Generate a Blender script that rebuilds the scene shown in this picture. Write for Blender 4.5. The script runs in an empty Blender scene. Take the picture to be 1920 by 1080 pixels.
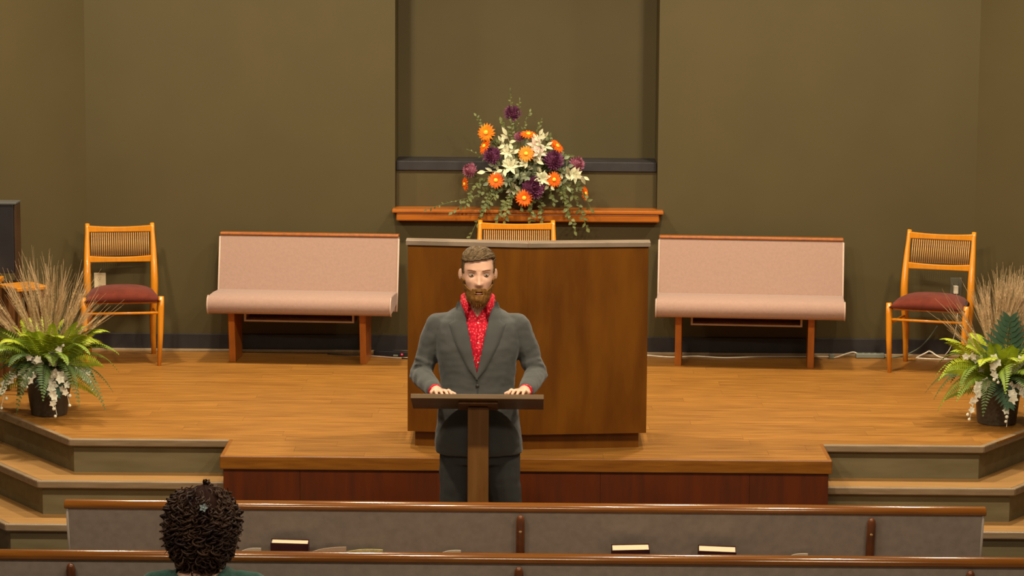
import bpy, bmesh, math, random
from mathutils import Vector, Matrix, Quaternion
from mathutils.bvhtree import BVHTree

sc = bpy.context.scene
C = sc.collection
PI = math.pi
R = math.radians
random.seed(7)

# ------------------------------------------------------------------ camera
cam_d = bpy.data.cameras.new('camera')
cam_d.sensor_fit = 'HORIZONTAL'; cam_d.sensor_width = 36.0
cam_d.lens = 36.0 * 5000.0 / 1920.0
cam_d.clip_end = 200
cam = bpy.data.objects.new('camera', cam_d); C.objects.link(cam)
pit, yaw, rol = R(7.9174), R(-0.3931), R(0.3779)
fw = Vector((math.sin(yaw)*math.cos(pit), math.cos(yaw)*math.cos(pit), -math.sin(pit)))
ri = Vector((math.cos(yaw), -math.sin(yaw), 0)); up = ri.cross(fw)
ri2 = ri*math.cos(rol) + up*math.sin(rol); up2 = up*math.cos(rol) - ri*math.sin(rol)
cam.matrix_world = Matrix(((ri2.x, up2.x, -fw.x, 0.0156), (ri2.y, up2.y, -fw.y, 0.0), (ri2.z, up2.z, -fw.z, 3.265), (0, 0, 0, 1)))
sc.camera = cam

# ------------------------------------------------------------------ world, lights, exposure
w = bpy.data.worlds.new('world'); sc.world = w; w.use_nodes = True
w.node_tree.nodes['Background'].inputs[0].default_value = (1.0, 0.88, 0.70, 1)
w.node_tree.nodes['Background'].inputs[1].default_value = 0.05
sc.view_settings.view_transform = 'Standard'
sc.view_settings.look = 'None'
sc.view_settings.gamma = 1.0
sc.view_settings.use_curve_mapping = False
sc.view_settings.exposure = 0.0
WARM = (1.0, 0.87, 0.66)
def aim(o, target):
    d = Vector(target) - o.location
    o.rotation_euler = d.to_track_quat('-Z', 'Y').to_euler()
def spot(loc, target, power, angle=80, blend=0.9, r=0.10, col=WARM):
    l = bpy.data.lights.new('stage_spot', 'SPOT'); l.energy = power; l.color = col
    l.spot_size = R(angle); l.spot_blend = blend; l.shadow_soft_size = r
    o = bpy.data.objects.new('stage_spot', l); C.objects.link(o); o.location = loc; aim(o, target)
    return o
def area(loc, target, power, sx, sy, col=WARM):
    l = bpy.data.lights.new('ceiling_panel_light', 'AREA'); l.shape = 'RECTANGLE'; l.size = sx; l.size_y = sy
    l.energy = power; l.color = col
    o = bpy.data.objects.new('ceiling_panel_light', l); C.objects.link(o); o.location = loc; aim(o, target)
    return o
for x in (-2.07, -0.71, 0.71, 2.07):                     # row of lamps above the front pews, turned to the stage
    spot((x, 10.5, 4.45), (x*0.9, 13.6, 0.6), 240, 165, 0.9, 0.07)
for x in (-3.2, -1.25, 1.25, 3.2):                       # downlights above the stage
    spot((x, 14.8, 4.55), (x*0.97, 14.85, 0.5), 440, 150, 1.0, 0.12)
for x in (-2.6, 0.0, 2.6):                               # ceiling panels over the congregation
    area((x, 6.5, 4.5), (x, 7.2, 0), 65, 1.2, 0.6)

# ------------------------------------------------------------------ materials
M = {}
def new_mat(name):
    m = bpy.data.materials.new(name); m.use_nodes = True
    M[name] = m
    return m, m.node_tree, m.node_tree.nodes['Principled BSDF']
def plain(name, col, rough=0.6, spec=0.4, var=0.0, scale=30.0, bump=0.0, stretch=(1, 1, 1), sheen=0.0, metal=0.0, col2=None, coat=0.0, rnd=0.0, detail=3.0):
    m, nt, b = new_mat(name)
    b.inputs['Roughness'].default_value = rough
    b.inputs['Specular IOR Level'].default_value = spec
    b.inputs['Metallic'].default_value = metal
    b.inputs['Sheen Weight'].default_value = sheen
    b.inputs['Coat Weight'].default_value = coat
    b.inputs['Base Color'].default_value = (*col, 1)
    if var or bump or col2:
        tc = nt.nodes.new('ShaderNodeTexCoord'); mp = nt.nodes.new('ShaderNodeMapping')
        mp.inputs['Scale'].default_value = stretch
        nz = nt.nodes.new('ShaderNodeTexNoise'); nz.inputs['Scale'].default_value = scale; nz.inputs['Detail'].default_value = detail
        nt.links.new(tc.outputs['Object'], mp.inputs[0])
        if rnd:
            oi = nt.nodes.new('ShaderNodeObjectInfo'); va = nt.nodes.new('ShaderNodeVectorMath'); va.operation = 'MULTIPLY_ADD'
            va.inputs[1].default_value = (37, 53, 11)
            cx = nt.nodes.new('ShaderNodeCombineXYZ')
            for i in range(3): nt.links.new(oi.outputs['Random'], cx.inputs[i])
            nt.links.new(cx.outputs[0], va.inputs[0]); nt.links.new(mp.outputs[0], va.inputs[2])
            nt.links.new(va.outputs[0], nz.inputs[0])
        else:
            nt.links.new(mp.outputs[0], nz.inputs[0])
        rp = nt.nodes.new('ShaderNodeValToRGB')
        c2 = col2 if col2 else tuple(c*(1-var) for c in col)
        c1 = tuple(min(1, c*(1+var*0.6)) for c in col) if not col2 else col
        rp.color_ramp.elements[0].position = 0.32; rp.color_ramp.elements[0].color = (*c2, 1)
        rp.color_ramp.elements[1].position = 0.68; rp.color_ramp.elements[1].color = (*c1, 1)
        nt.links.new(nz.outputs['Fac'], rp.inputs[0])
        last = rp.outputs[0]
        if rnd:
            hs = nt.nodes.new('ShaderNodeHueSaturation'); ma = nt.nodes.new('ShaderNodeMapRange')
            ma.inputs[3].default_value = 1-rnd; ma.inputs[4].default_value = 1+rnd
            nt.links.new(oi.outputs['Random'], ma.inputs[0]); nt.links.new(ma.outputs[0], hs.inputs['Value'])
            nt.links.new(last, hs.inputs['Color']); last = hs.outputs[0]
        nt.links.new(last, b.inputs['Base Color'])
        if bump:
            bp = nt.nodes.new('ShaderNodeBump'); bp.inputs['Strength'].default_value = bump; bp.inputs['Distance'].default_value = 0.01
            nt.links.new(nz.outputs['Fac'], bp.inputs['Height']); nt.links.new(bp.outputs[0], b.inputs['Normal'])
    return m
plain('wall_paint', (0.078, 0.0585, 0.0225), 0.6, 0.2, 0.05, 2.5)
plain('base_dark', (0.030, 0.026, 0.026), 0.5, 0.3, 0.2, 8)
plain('shoe_trim', (0.34, 0.24, 0.13), 0.5, 0.3, 0.2, 8)
plain('stage_plank', (0.36, 0.160, 0.028), 0.42, 0.3, 0, 4.0, 0.02, (1.0, 12, 12), col2=(0.215, 0.086, 0.014), rnd=0.08, detail=5)
plain('step_tread', (0.38, 0.20, 0.060), 0.45, 0.35, 0, 5.0, 0.03, (1.0, 14, 14), col2=(0.30, 0.155, 0.048), detail=5)
plain('step_nosing', (0.30, 0.21, 0.125), 0.38, 0.4, 0, 6.0, 0.03, (1.0, 10, 10), col2=(0.22, 0.15, 0.08))
plain('step_riser', (0.19, 0.152, 0.078), 0.5, 0.3, 0, 4.0, 0.02, (1, 5, 5), col2=(0.15, 0.117, 0.056))
plain('fascia', (0.120, 0.022, 0.0025), 0.4, 0.35, 0, 4.0, 0.0, (6, 6, 0.8), col2=(0.080, 0.017, 0.004))
plain('fascia_nosing', (0.28, 0.10, 0.009), 0.3, 0.45, 0, 6.0, 0.0, (1, 12, 12), col2=(0.19, 0.062, 0.006))
plain('podium_wood', (0.175, 0.058, 0.0025), 0.36, 0.3, 0, 3.0, 0.0, (3.2, 3.2, 0.7), col2=(0.110, 0.033, 0.0015), detail=5)
plain('podium_cap', (0.26, 0.19, 0.13), 0.3, 0.5, 0.2, 6)
plain('lectern_wood', (0.170, 0.072, 0.016), 0.4, 0.35, 0, 4.0, 0.0, (8, 8, 1), col2=(0.125, 0.048, 0.008))
plain('lectern_top', (0.155, 0.092, 0.036), 0.4, 0.35, 0, 4.0, 0.0, (1, 8, 8), col2=(0.12, 0.066, 0.024))
plain('chair_wood', (0.68, 0.245, 0.012), 0.28, 0.5, 0, 8.0, 0.0, (8, 8, 1.2), col2=(0.58, 0.21, 0.010), coat=0.4)
plain('spindle_wood', (0.68, 0.33, 0.09), 0.4, 0.4, 0, 8.0, 0.0, (8, 8, 1.2), col2=(0.40, 0.16, 0.04))
plain('maroon', (0.135, 0.026, 0.014), 0.9, 0.1, 0.25, 14, 0.05, sheen=0.08)
plain('bench_wood', (0.36, 0.10, 0.008), 0.35, 0.4, 0, 5.0, 0.0, (7, 7, 1), col2=(0.26, 0.072, 0.009))
plain('bench_fabric', (0.36, 0.228, 0.175), 0.92, 0.1, 0.05, 60, 0.08, sheen=0.15)
plain('bench_piping', (0.50, 0.36, 0.28), 0.85, 0.1, 0.05, 40)
plain('tray_wood', (0.20, 0.062, 0.012), 0.5, 0.3, 0.25, 10)
plain('tray_edge', (0.42, 0.29, 0.20), 0.6, 0.3, 0.1, 10)
plain('pew_fabric', (0.33, 0.265, 0.218), 0.92, 0.1, 0.10, 30, 0.12, sheen=0.3)
plain('pew_piping', (0.30, 0.245, 0.20), 0.9, 0.1, 0.05, 40)
plain('pew_rail', (0.215, 0.072, 0.008), 0.17, 0.5, 0, 6.0, 0.0, (1, 12, 12), col2=(0.165, 0.050, 0.006), coat=0.35)
plain('pew_post', (0.145, 0.042, 0.012), 0.3, 0.45, 0.25, 18)
plain('screw', (0.42, 0.25, 0.10), 0.35, 0.5, 0.1, 50)
plain('carpet', (0.10, 0.065, 0.055), 0.95, 0.1, 0.3, 60, 0.2)
plain('book_cover', (0.055, 0.012, 0.014), 0.5, 0.3, 0.2, 30)
plain('book_pages', (0.70, 0.58, 0.38), 0.8, 0.1, 0.08, 90, stretch=(1, 30, 1))
plain('paper_pink', (0.62, 0.44, 0.30), 0.8, 0.1, 0.05, 20)
plain('paper_yellow', (0.72, 0.62, 0.28), 0.8, 0.1, 0.35, 60)
plain('paper_white', (0.72, 0.62, 0.48), 0.8, 0.1, 0.05, 20)
plain('suit', (0.070, 0.070, 0.064), 0.85, 0.15, 0.10, 9, 0.25, sheen=0.2)
plain('suit_dark', (0.062, 0.062, 0.058), 0.85, 0.15, 0.10, 9, 0.2)
plain('button_dark', (0.03, 0.025, 0.02), 0.4, 0.4, 0.1, 50)
plain('skin', (0.72, 0.41, 0.275), 0.5, 0.35, 0.10, 18, 0.03)
plain('lips', (0.36, 0.13, 0.09), 0.5, 0.3, 0.1, 50)
plain('mouth_dark', (0.06, 0.02, 0.014), 0.6, 0.2, 0.1, 50)
plain('eye_white', (0.42, 0.34, 0.28), 0.3, 0.4, 0.05, 60)
plain('iris', (0.045, 0.032, 0.022), 0.25, 0.5, 0.1, 60)
plain('brow', (0.36, 0.19, 0.10), 0.8, 0.1, 0.3, 120)
plain('hair_man', (0.170, 0.105, 0.042), 0.55, 0.3, 0, 60, 0.5, (1, 1, 4), col2=(0.085, 0.048, 0.018))
plain('beard', (0.27, 0.125, 0.028), 0.65, 0.2, 0, 90, 0.5, (1, 1, 0.5), col2=(0.16, 0.066, 0.013))
plain('hair_woman', (0.030, 0.012, 0.008), 0.85, 0.1, 0, 60, 0.2, col2=(0.026, 0.010, 0.007))
plain('hair_curl', (0.078, 0.037, 0.017), 0.5, 0.3, 0, 14, 0.1, col2=(0.018, 0.0065, 0.0045))
plain('green_knit', (0.030, 0.090, 0.068), 0.9, 0.1, 0.2, 60, 0.2, sheen=0.3)
plain('clip', (0.35, 0.42, 0.42), 0.3, 0.6, 0.3, 80)
plain('glasses', (0.03, 0.02, 0.02), 0.3, 0.5, 0.1, 50)
plain('pot_dark', (0.075, 0.056, 0.036), 0.5, 0.3, 0.15, 12)
plain('soil', (0.035, 0.024, 0.015), 0.95, 0.1, 0.4, 50, 0.4)
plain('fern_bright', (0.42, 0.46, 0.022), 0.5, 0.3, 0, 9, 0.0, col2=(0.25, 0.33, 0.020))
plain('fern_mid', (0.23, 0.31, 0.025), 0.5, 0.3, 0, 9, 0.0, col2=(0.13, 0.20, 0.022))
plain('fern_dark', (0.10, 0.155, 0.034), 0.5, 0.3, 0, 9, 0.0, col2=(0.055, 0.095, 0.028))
plain('palm_teal', (0.060, 0.115, 0.060), 0.5, 0.3, 0, 9, 0.0, col2=(0.036, 0.080, 0.044))
plain('wheat', (0.66, 0.48, 0.27), 0.7, 0.2, 0, 40, 0.0, col2=(0.52, 0.34, 0.17))
plain('petal_white', (0.84, 0.79, 0.62), 0.6, 0.2, 0.06, 30)
plain('gerbera', (0.84, 0.16, 0.008), 0.5, 0.2, 0, 30, 0.0, col2=(0.70, 0.085, 0.005))
plain('gerbera_light', (0.86, 0.25, 0.010), 0.5, 0.2, 0, 30, 0.0, col2=(0.78, 0.15, 0.006))
plain('gerbera_eye', (0.86, 0.52, 0.05), 0.6, 0.2, 0.2, 90, 0.3)
plain('mum_purple', (0.26, 0.075, 0.15), 0.6, 0.2, 0, 60, 0.0, col2=(0.11, 0.024, 0.075))
plain('mum_pink', (0.50, 0.19, 0.24), 0.6, 0.2, 0, 60, 0.0, col2=(0.27, 0.075, 0.13))
plain('pale_leaf', (0.70, 0.66, 0.43), 0.6, 0.2, 0, 20, 0.0, col2=(0.46, 0.46, 0.28))
plain('sage_leaf', (0.27, 0.29, 0.165), 0.6, 0.2, 0, 20, 0.0, col2=(0.15, 0.18, 0.11))
plain('vine_leaf', (0.165, 0.175, 0.055), 0.55, 0.25, 0, 20, 0.0, col2=(0.085, 0.098, 0.035))
plain('lily_pink', (0.66, 0.50, 0.40), 0.6, 0.2, 0.1, 20)
plain('vase_dark', (0.060, 0.036, 0.022), 0.45, 0.35, 0.2, 14)
plain('sill_wood', (0.40, 0.115, 0.010), 0.28, 0.45, 0, 5.0, 0.0, (1, 10, 10), col2=(0.30, 0.085, 0.010))
plain('outlet_ivory', (0.72, 0.58, 0.36), 0.4, 0.4, 0.04, 20)
plain('outlet_slot', (0.12, 0.085, 0.05), 0.6, 0.2, 0.1, 20)
plain('outlet_dark', (0.10, 0.09, 0.06), 0.5, 0.3, 0.1, 20)
plain('cord_white', (0.72, 0.64, 0.50), 0.5, 0.3, 0.05, 20)
plain('cord_green', (0.10, 0.115, 0.075), 0.5, 0.3, 0.1, 20)
plain('cord_black', (0.02, 0.018, 0.018), 0.5, 0.3, 0.1, 20)
plain('strip_grey', (0.22, 0.24, 0.19), 0.5, 0.3, 0.05, 20)
plain('organ_black', (0.020, 0.017, 0.019), 0.45, 0.35, 0.2, 6)
plain('organ_top', (0.09, 0.09, 0.085), 0.3, 0.5, 0.1, 6)
plain('organ_side', (0.050, 0.026, 0.012), 0.5, 0.3, 0.2, 6)
plain('organ_wood', (0.150, 0.062, 0.018), 0.4, 0.35, 0, 5, 0.0, (6, 6, 1), col2=(0.11, 0.042, 0.011))
plain('ceiling_paint', (0.55, 0.47, 0.36), 0.8, 0.2, 0.03, 4)
m, nt, b = new_mat('led_red'); b.inputs['Base Color'].default_value = (0.8, 0.02, 0.03, 1)
b.inputs['Emission Color'].default_value = (1, 0.03, 0.06, 1); b.inputs['Emission Strength'].default_value = 1.5
# red shirt with a fine speckled print
m, nt, b = new_mat('shirt_red')
tc = nt.nodes.new('ShaderNodeTexCoord'); vo = nt.nodes.new('ShaderNodeTexVoronoi'); vo.inputs['Scale'].default_value = 95
nz = nt.nodes.new('ShaderNodeTexNoise'); nz.inputs['Scale'].default_value = 70
rp = nt.nodes.new('ShaderNodeValToRGB'); e = rp.color_ramp.elements
e[0].position = 0.10; e[0].color = (0.90, 0.24, 0.22, 1); e[1].position = 0.34; e[1].color = (0.70, 0.010, 0.030, 1)
e2 = rp.color_ramp.elements.new(0.75); e2.color = (0.36, 0.004, 0.018, 1)
nt.links.new(tc.outputs['Object'], vo.inputs['Vector']); nt.links.new(vo.outputs['Distance'], rp.inputs[0])
nt.links.new(rp.outputs[0], b.inputs['Base Color']); b.inputs['Roughness'].default_value = 0.75
b.inputs['Specular IOR Level'].default_value = 0.2

# ------------------------------------------------------------------ mesh helpers
class MB:
    def __init__(s): s.v = []; s.f = []; s.sm = []
    def add(s, vs, fs, smooth=False):
        o = len(s.v); s.v += [tuple(p) for p in vs]
        for f in fs: s.f.append(tuple(i+o for i in f)); s.sm.append(smooth)
    def box(s, x0, x1, y0, y1, z0, z1, rot=None, org=(0, 0, 0)):
        vs = [Vector((x, y, z)) for z in (z0, z1) for y in (y0, y1) for x in (x0, x1)]
        if rot is not None: vs = [rot @ p + Vector(org) for p in vs]
        s.add(vs, [(0, 2, 3, 1), (4, 5, 7, 6), (0, 1, 5, 4), (2, 6, 7, 3), (0, 4, 6, 2), (1, 3, 7, 5)])
    def prism(s, poly, axis, a0, a1, smooth=False):
        # poly of 2d points (any winding), extruded along axis 'x','y' or 'z'
        n = len(poly)
        def P(p, a):
            return {'x': (a, p[0], p[1]), 'y': (p[0], a, p[1]), 'z': (p[0], p[1], a)}[axis]
        vs = [P(p, a0) for p in poly] + [P(p, a1) for p in poly]
        fs = [(i, (i+1) % n, n+(i+1) % n, n+i) for i in range(n)]
        o = len(s.v); s.v += vs
        for f in fs: s.f.append(tuple(i+o for i in f)); s.sm.append(smooth)
        s.f.append(tuple(range(o, o+n))); s.sm.append(False)
        s.f.append(tuple(range(o+2*n-1, o+n-1, -1))); s.sm.append(False)
    def tube(s, pts, rad, sides=8, caps=True, smooth=True, sx=1.0):
        pts = [Vector(p) for p in pts]; n = len(pts)
        rs = rad if isinstance(rad, (list, tuple)) else [rad]*n
        t = (pts[1]-pts[0]).normalized()
        u = t.orthogonal().normalized()
        vs = []
        for i in range(n):
            tt = (pts[min(i+1, n-1)]-pts[max(i-1, 0)])
            if tt.length < 1e-9: tt = t
            tt.normalize()
            q = t.rotation_difference(tt); u = q @ u; t = tt
            u = (u - t*u.dot(t)).normalized(); v = t.cross(u)
            for k in range(sides):
                a = 2*PI*k/sides
                vs.append(pts[i] + (u*math.cos(a)*sx + v*math.sin(a))*rs[i])
        fs = []
        for i in range(n-1):
            for k in range(sides):
                k2 = (k+1) % sides
                fs.append((i*sides+k, i*sides+k2, (i+1)*sides+k2, (i+1)*sides+k))
        s.add(vs, fs, smooth)
        o = len(s.v)-len(vs)
        if caps:
            s.f.append(tuple(o+k for k in range(sides-1, -1, -1))); s.sm.append(False)
            s.f.append(tuple(o+(n-1)*sides+k for k in range(sides))); s.sm.append(False)
    def lathe(s, prof, cx=0, cy=0, seg=24, smooth=True, sx=1.0, sy=1.0):
        vs = []; n = len(prof)
        for r, z in prof:
            for k in range(seg):
                a = 2*PI*k/seg; vs.append((cx+r*sx*math.cos(a), cy+r*sy*math.sin(a), z))
        fs = [(i*seg+k, i*seg+(k+1) % seg, (i+1)*seg+(k+1) % seg, (i+1)*seg+k) for i in range(n-1) for k in range(seg)]
        s.add(vs, fs, smooth); o = len(s.v)-len(vs)
        s.f.append(tuple(o+k for k in range(seg-1, -1, -1))); s.sm.append(False)
        s.f.append(tuple(o+(n-1)*seg+k for k in range(seg))); s.sm.append(False)
    def ball(s, c, r, seg=12, rings=8, rot=None):
        if not isinstance(r, (tuple, list)): r = (r, r, r)
        vs = []; c = Vector(c)
        for i in range(rings+1):
            ph = -PI/2 + PI*(i if 0 < i < rings else (0.02 if i == 0 else rings-0.02))/rings
            for k in range(seg):
                a = 2*PI*k/seg
                p = Vector((r[0]*math.cos(ph)*math.cos(a), r[1]*math.cos(ph)*math.sin(a), r[2]*math.sin(ph)))
                if rot is not None: p = rot @ p
                vs.append(c+p)
        fs = [(i*seg+k, i*seg+(k+1) % seg, (i+1)*seg+(k+1) % seg, (i+1)*seg+k) for i in range(rings) for k in range(seg)]
        fs.append(tuple(range(seg-1, -1, -1))); fs.append(tuple(rings*seg+k for k in range(seg)))
        s.add(vs, fs, True)
    def capsule(s, a, b, ra, rb, seg=14):
        a = Vector(a); b = Vector(b); d = (b-a); L = d.length; d.normalize()
        pts = []; rs = []
        for k in range(5):
            t = R(-88+k*22); pts.append(a + d*ra*math.sin(t)); rs.append(ra*math.cos(t))
        for k in range(5):
            t = R(k*22); pts.append(b + d*rb*math.sin(t)); rs.append(rb*math.cos(t))
        s.tube(pts, rs, seg)
    def chain(s, pts, rs, seg=14):
        for i in range(len(pts)-1): s.capsule(pts[i], pts[i+1], rs[i], rs[i+1], seg)
    def loft(s, rings, n=40, exp=2.4, smooth=True):
        # rings: (z, cx, cy, rx, ryfront, ryback)
        vs = []
        for (z, cx, cy, rx, rf, rb) in rings:
            for k in range(n):
                a = 2*PI*k/n; c, q = math.cos(a), math.sin(a)
                x = math.copysign(abs(c)**(2/exp), c)*rx
                y = math.copysign(abs(q)**(2/exp), q)*(rb if q > 0 else rf)
                vs.append((cx+x, cy+y, z))
        m = len(rings)
        fs = [(i*n+k, i*n+(k+1) % n, (i+1)*n+(k+1) % n, (i+1)*n+k) for i in range(m-1) for k in range(n)]
        fs.append(tuple(range(n-1, -1, -1))); fs.append(tuple((m-1)*n+k for k in range(n)))
        s.add(vs, fs, smooth)
    def leaf(s, base, d, nrm, L, W, curl=0.2, fold=0.15, seg=3):
        # a leaf blade with a midrib fold and a curl
        base = Vector(base); d = Vector(d).normalized(); nrm = Vector(nrm)
        side = d.cross(nrm)
        if side.length < 1e-4: side = d.orthogonal()
        side.normalize(); nrm = side.cross(d).normalized()
        prof = {2: (0.0, 1.0, 0.0), 3: (0.12, 1.0, 0.75, 0.0), 4: (0.1, 0.8, 1.0, 0.65, 0.0)}[seg]
        vs = []; fs = []
        for i, wv in enumerate(prof):
            t = i/(len(prof)-1)
            c = base + d*L*t - nrm*(curl*L*t*t)
            ww = W*0.5*max(wv, 0.03)
            vs += [c - side*ww + nrm*fold*ww, c, c + side*ww + nrm*fold*ww]
        for i in range(len(prof)-1):
            a = i*3; fs += [(a, a+1, a+4, a+3), (a+1, a+2, a+5, a+4)]
        s.add(vs, fs, True)
    def mesh(s, name):
        me = bpy.data.meshes.new(name); me.from_pydata([tuple(p) for p in s.v], [], s.f); me.update()
        me.polygons.foreach_set('use_smooth', s.sm)
        return me
    def build(s, name, mat, parent=None, bevel=0.0, seg=2, norm=True):
        me = s.mesh(name)
        if norm:
            bm = bmesh.new(); bm.from_mesh(me); bmesh.ops.recalc_face_normals(bm, faces=bm.faces); bm.to_mesh(me); bm.free()
        return link(name, me, mat, parent, bevel, seg)
def link(name, me, mat, parent=None, bevel=0.0, seg=2):
    o = bpy.data.objects.new(name, me); C.objects.link(o)
    if mat:
        me.materials.clear(); me.materials.append(M[mat] if isinstance(mat, str) else mat)
    if parent is not None: o.parent = parent
    if bevel:
        md = o.modifiers.new('bevel', 'BEVEL'); md.width = bevel; md.segments = seg; md.limit_method = 'ANGLE'; md.angle_limit = R(40)
    return o
def tag(o, label=None, cat=None, group=None, kind=None):
    if label: o['label'] = label
    if cat: o['category'] = cat
    if group: o['group'] = group
    if kind: o['kind'] = kind
    return o
def thing(name, label, cat, loc=(0, 0, 0), rz=0.0, group=None, kind=None):
    o = bpy.data.objects.new(name, None); C.objects.link(o); o.empty_display_size = 0.1
    o.location = loc; o.rotation_euler = (0, 0, rz)
    return tag(o, label, cat, group, kind)
def box_part(name, mat, parent, x0, x1, y0, y1, z0, z1, bevel=0.0):
    m = MB(); m.box(x0, x1, y0, y1, z0, z1); return m.build(name, mat, parent, bevel)
def smooth_mesh(mb, voxel, it=4, fac=0.5):
    # weld overlapping shapes into ONE continuous surface
    me = mb.mesh('tmp'); bm = bmesh.new(); bm.from_mesh(me); bmesh.ops.recalc_face_normals(bm, faces=bm.faces); bm.to_mesh(me); bm.free()
    o = bpy.data.objects.new('tmp', me); C.objects.link(o)
    r = o.modifiers.new('r', 'REMESH'); r.mode = 'VOXEL'; r.voxel_size = voxel; r.use_smooth_shade = True
    q = o.modifiers.new('s', 'SMOOTH'); q.iterations = it; q.factor = fac
    dg = bpy.context.evaluated_depsgraph_get(); dg.update()
    out = bpy.data.meshes.new_from_object(o.evaluated_get(dg))
    bpy.data.objects.remove(o); bpy.data.meshes.remove(me)
    out.polygons.foreach_set('use_smooth', [True]*len(out.polygons))
    return out
def bez(p0, p1, p2, n):
    p0, p1, p2 = Vector(p0), Vector(p1), Vector(p2)
    return [p0*(1-t)**2 + p1*2*t*(1-t) + p2*t*t for t in [i/n for i in range(n+1)]]
def crom(pts, n=6):
    pts = [Vector(p) for p in pts]; out = []
    P = [pts[0]*2-pts[1]] + pts + [pts[-1]*2-pts[-2]]
    for i in range(1, len(P)-2):
        a, b_, c, d = P[i-1], P[i], P[i+1], P[i+2]
        for k in range(n):
            t = k/n
            out.append(0.5*((2*b_) + (c-a)*t + (2*a-5*b_+4*c-d)*t*t + (3*b_-a-3*c+d)*t**3))
    out.append(pts[-1]); return out

# ------------------------------------------------------------------ the room
P = 0.54                     # stage height
W = 16.60                    # back wall
RIS = 0.18
H = 4.7
def struct(o): o['kind'] = 'structure'; return o
struct(box_part('floor', 'carpet', None, -7, 7, 2, 18, -0.1, 0.0))
struct(box_part('ceiling', 'ceiling_paint', None, -7, 7, 2, 18, H, H+0.1))
NX0, NX1 = -0.834, 0.806     # niche opening
wb = thing('wall_back', None, None, kind='structure')
XC0, XC1 = -2.765, 2.792
box_part('wall_section', 'wall_paint', wb, XC0-0.05, NX0, W, W+0.6, 0, H)
box_part('wall_section', 'wall_paint', wb, NX1, XC1+0.05, W, W+0.6, 0, H)
box_part('wall_section', 'wall_paint', wb, NX0, NX1, W, W+0.6, 0, 1.435)
box_part('wall_section', 'wall_paint', wb, NX0, NX1, W, W+0.6, 3.75, H)
box_part('niche_back', 'wall_paint', wb, NX0, NX1, W+0.40, W+0.6, 1.435, 3.75)
box_part('niche_low_panel', 'wall_paint', wb, NX0+0.002, NX1-0.002, W+0.10, W+0.398, 1.436, 1.685)
box_part('niche_rail', 'base_dark', wb, NX0+0.002, NX1-0.002, W+0.085, W+0.398, 1.686, 1.745, 0.004)
for side, xc, s in (('left', XC0, -1), ('right', XC1, 1)):
    m = MB(); L = 4.2; c = math.cos(R(45)); 
    m.prism([(xc, W), (xc+s*L*c, W-L*c), (xc+s*L*c+s*0.2, W-L*c+0.2), (xc+s*0.0, W+0.3)], 'z', 0, H)
    struct(m.build('wall_'+side, 'wall_paint'))
# baseboards with a pale shoe strip below
for side, x0, x1 in (('back', XC0, XC1),):
    bb = thing('baseboard_back', None, None, kind='structure')
    box_part('board', 'base_dark', bb, x0, x1, W-0.016, W-0.0005, P+0.012, P+0.112, 0.003)
    box_part('shoe_strip', 'shoe_trim', bb, x0, x1, W-0.034, W-0.0165, P+0.0005, P+0.018, 0.003)
for side, xc, s in (('left', XC0, -1), ('right', XC1, 1)):
    m = MB(); L = 1.3; c = math.cos(R(45)); o = 0.016
    def q(t, off): return (xc+s*t*c - s*off*c, W-t*c-off*c)
    m.prism([q(0.03, 0.0005), q(L, 0.0005), q(L, o), q(0.03, o)], 'z', P+0.012, P+0.112)
    struct(m.build('baseboard_'+side, 'base_dark'))
# niche sill
sl = thing('trim_1', None, None, kind='structure')
box_part('sill_board', 'sill_wood', sl, -0.848, 0.848-0.005, W-0.095, W+0.098, 1.436, 1.458, 0.006)
box_part('sill_moulding', 'sill_wood', sl, -0.822, 0.822-0.005, W-0.085, W-0.001, 1.385, 1.4355, 0.008)

# ------------------------------------------------------------------ stage and steps
SY, EY = 13.71, 13.30
main = [(-2.396, SY), (2.396, SY), (3.735, 15.655), (XC1, W-0.001), (XC0, W-0.001), (-3.735+0.02, 15.655)]
def clip(poly, a, b):
    out = []
    def ins(p): return (b[0]-a[0])*(p[1]-a[1]) - (b[1]-a[1])*(p[0]-a[0]) >= -1e-9
    for i in range(len(poly)):
        p, q = poly[i], poly[(i+1) % len(poly)]
        ip, iq = ins(p), ins(q)
        if ip: out.append(p)
        if ip != iq:
            d1 = (b[0]-a[0])*(p[1]-a[1]) - (b[1]-a[1])*(p[0]-a[0]); d2 = (b[0]-a[0])*(q[1]-a[1]) - (b[1]-a[1])*(q[0]-a[0])
            t = d1/(d1-d2); out.append((p[0]+(q[0]-p[0])*t, p[1]+(q[1]-p[1])*t))
    return out
st = thing('floor_stage', None, None, kind='structure')
m = MB(); m.prism([(x*0.985, y if y > SY+0.1 else y+0.04) for x, y in main], 'z', 0.0, P-0.013); m.build('stage_core', 'step_riser', st)
m = MB(); m.box(-1.53, 1.53, EY+0.025, SY+0.1, 0, P-0.013); m.build('stage_core', 'fascia', st)
rowd = (SY-EY)/3
y = EY+0.022; rows = [(EY+0.022, EY+rowd), (EY+rowd, EY+2*rowd), (EY+2*rowd, SY)]
yy = SY
while yy < W-0.01:
    rows.append((yy, min(yy+rowd, W-0.001))); yy += rowd
rr = random.Random(3)
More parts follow.
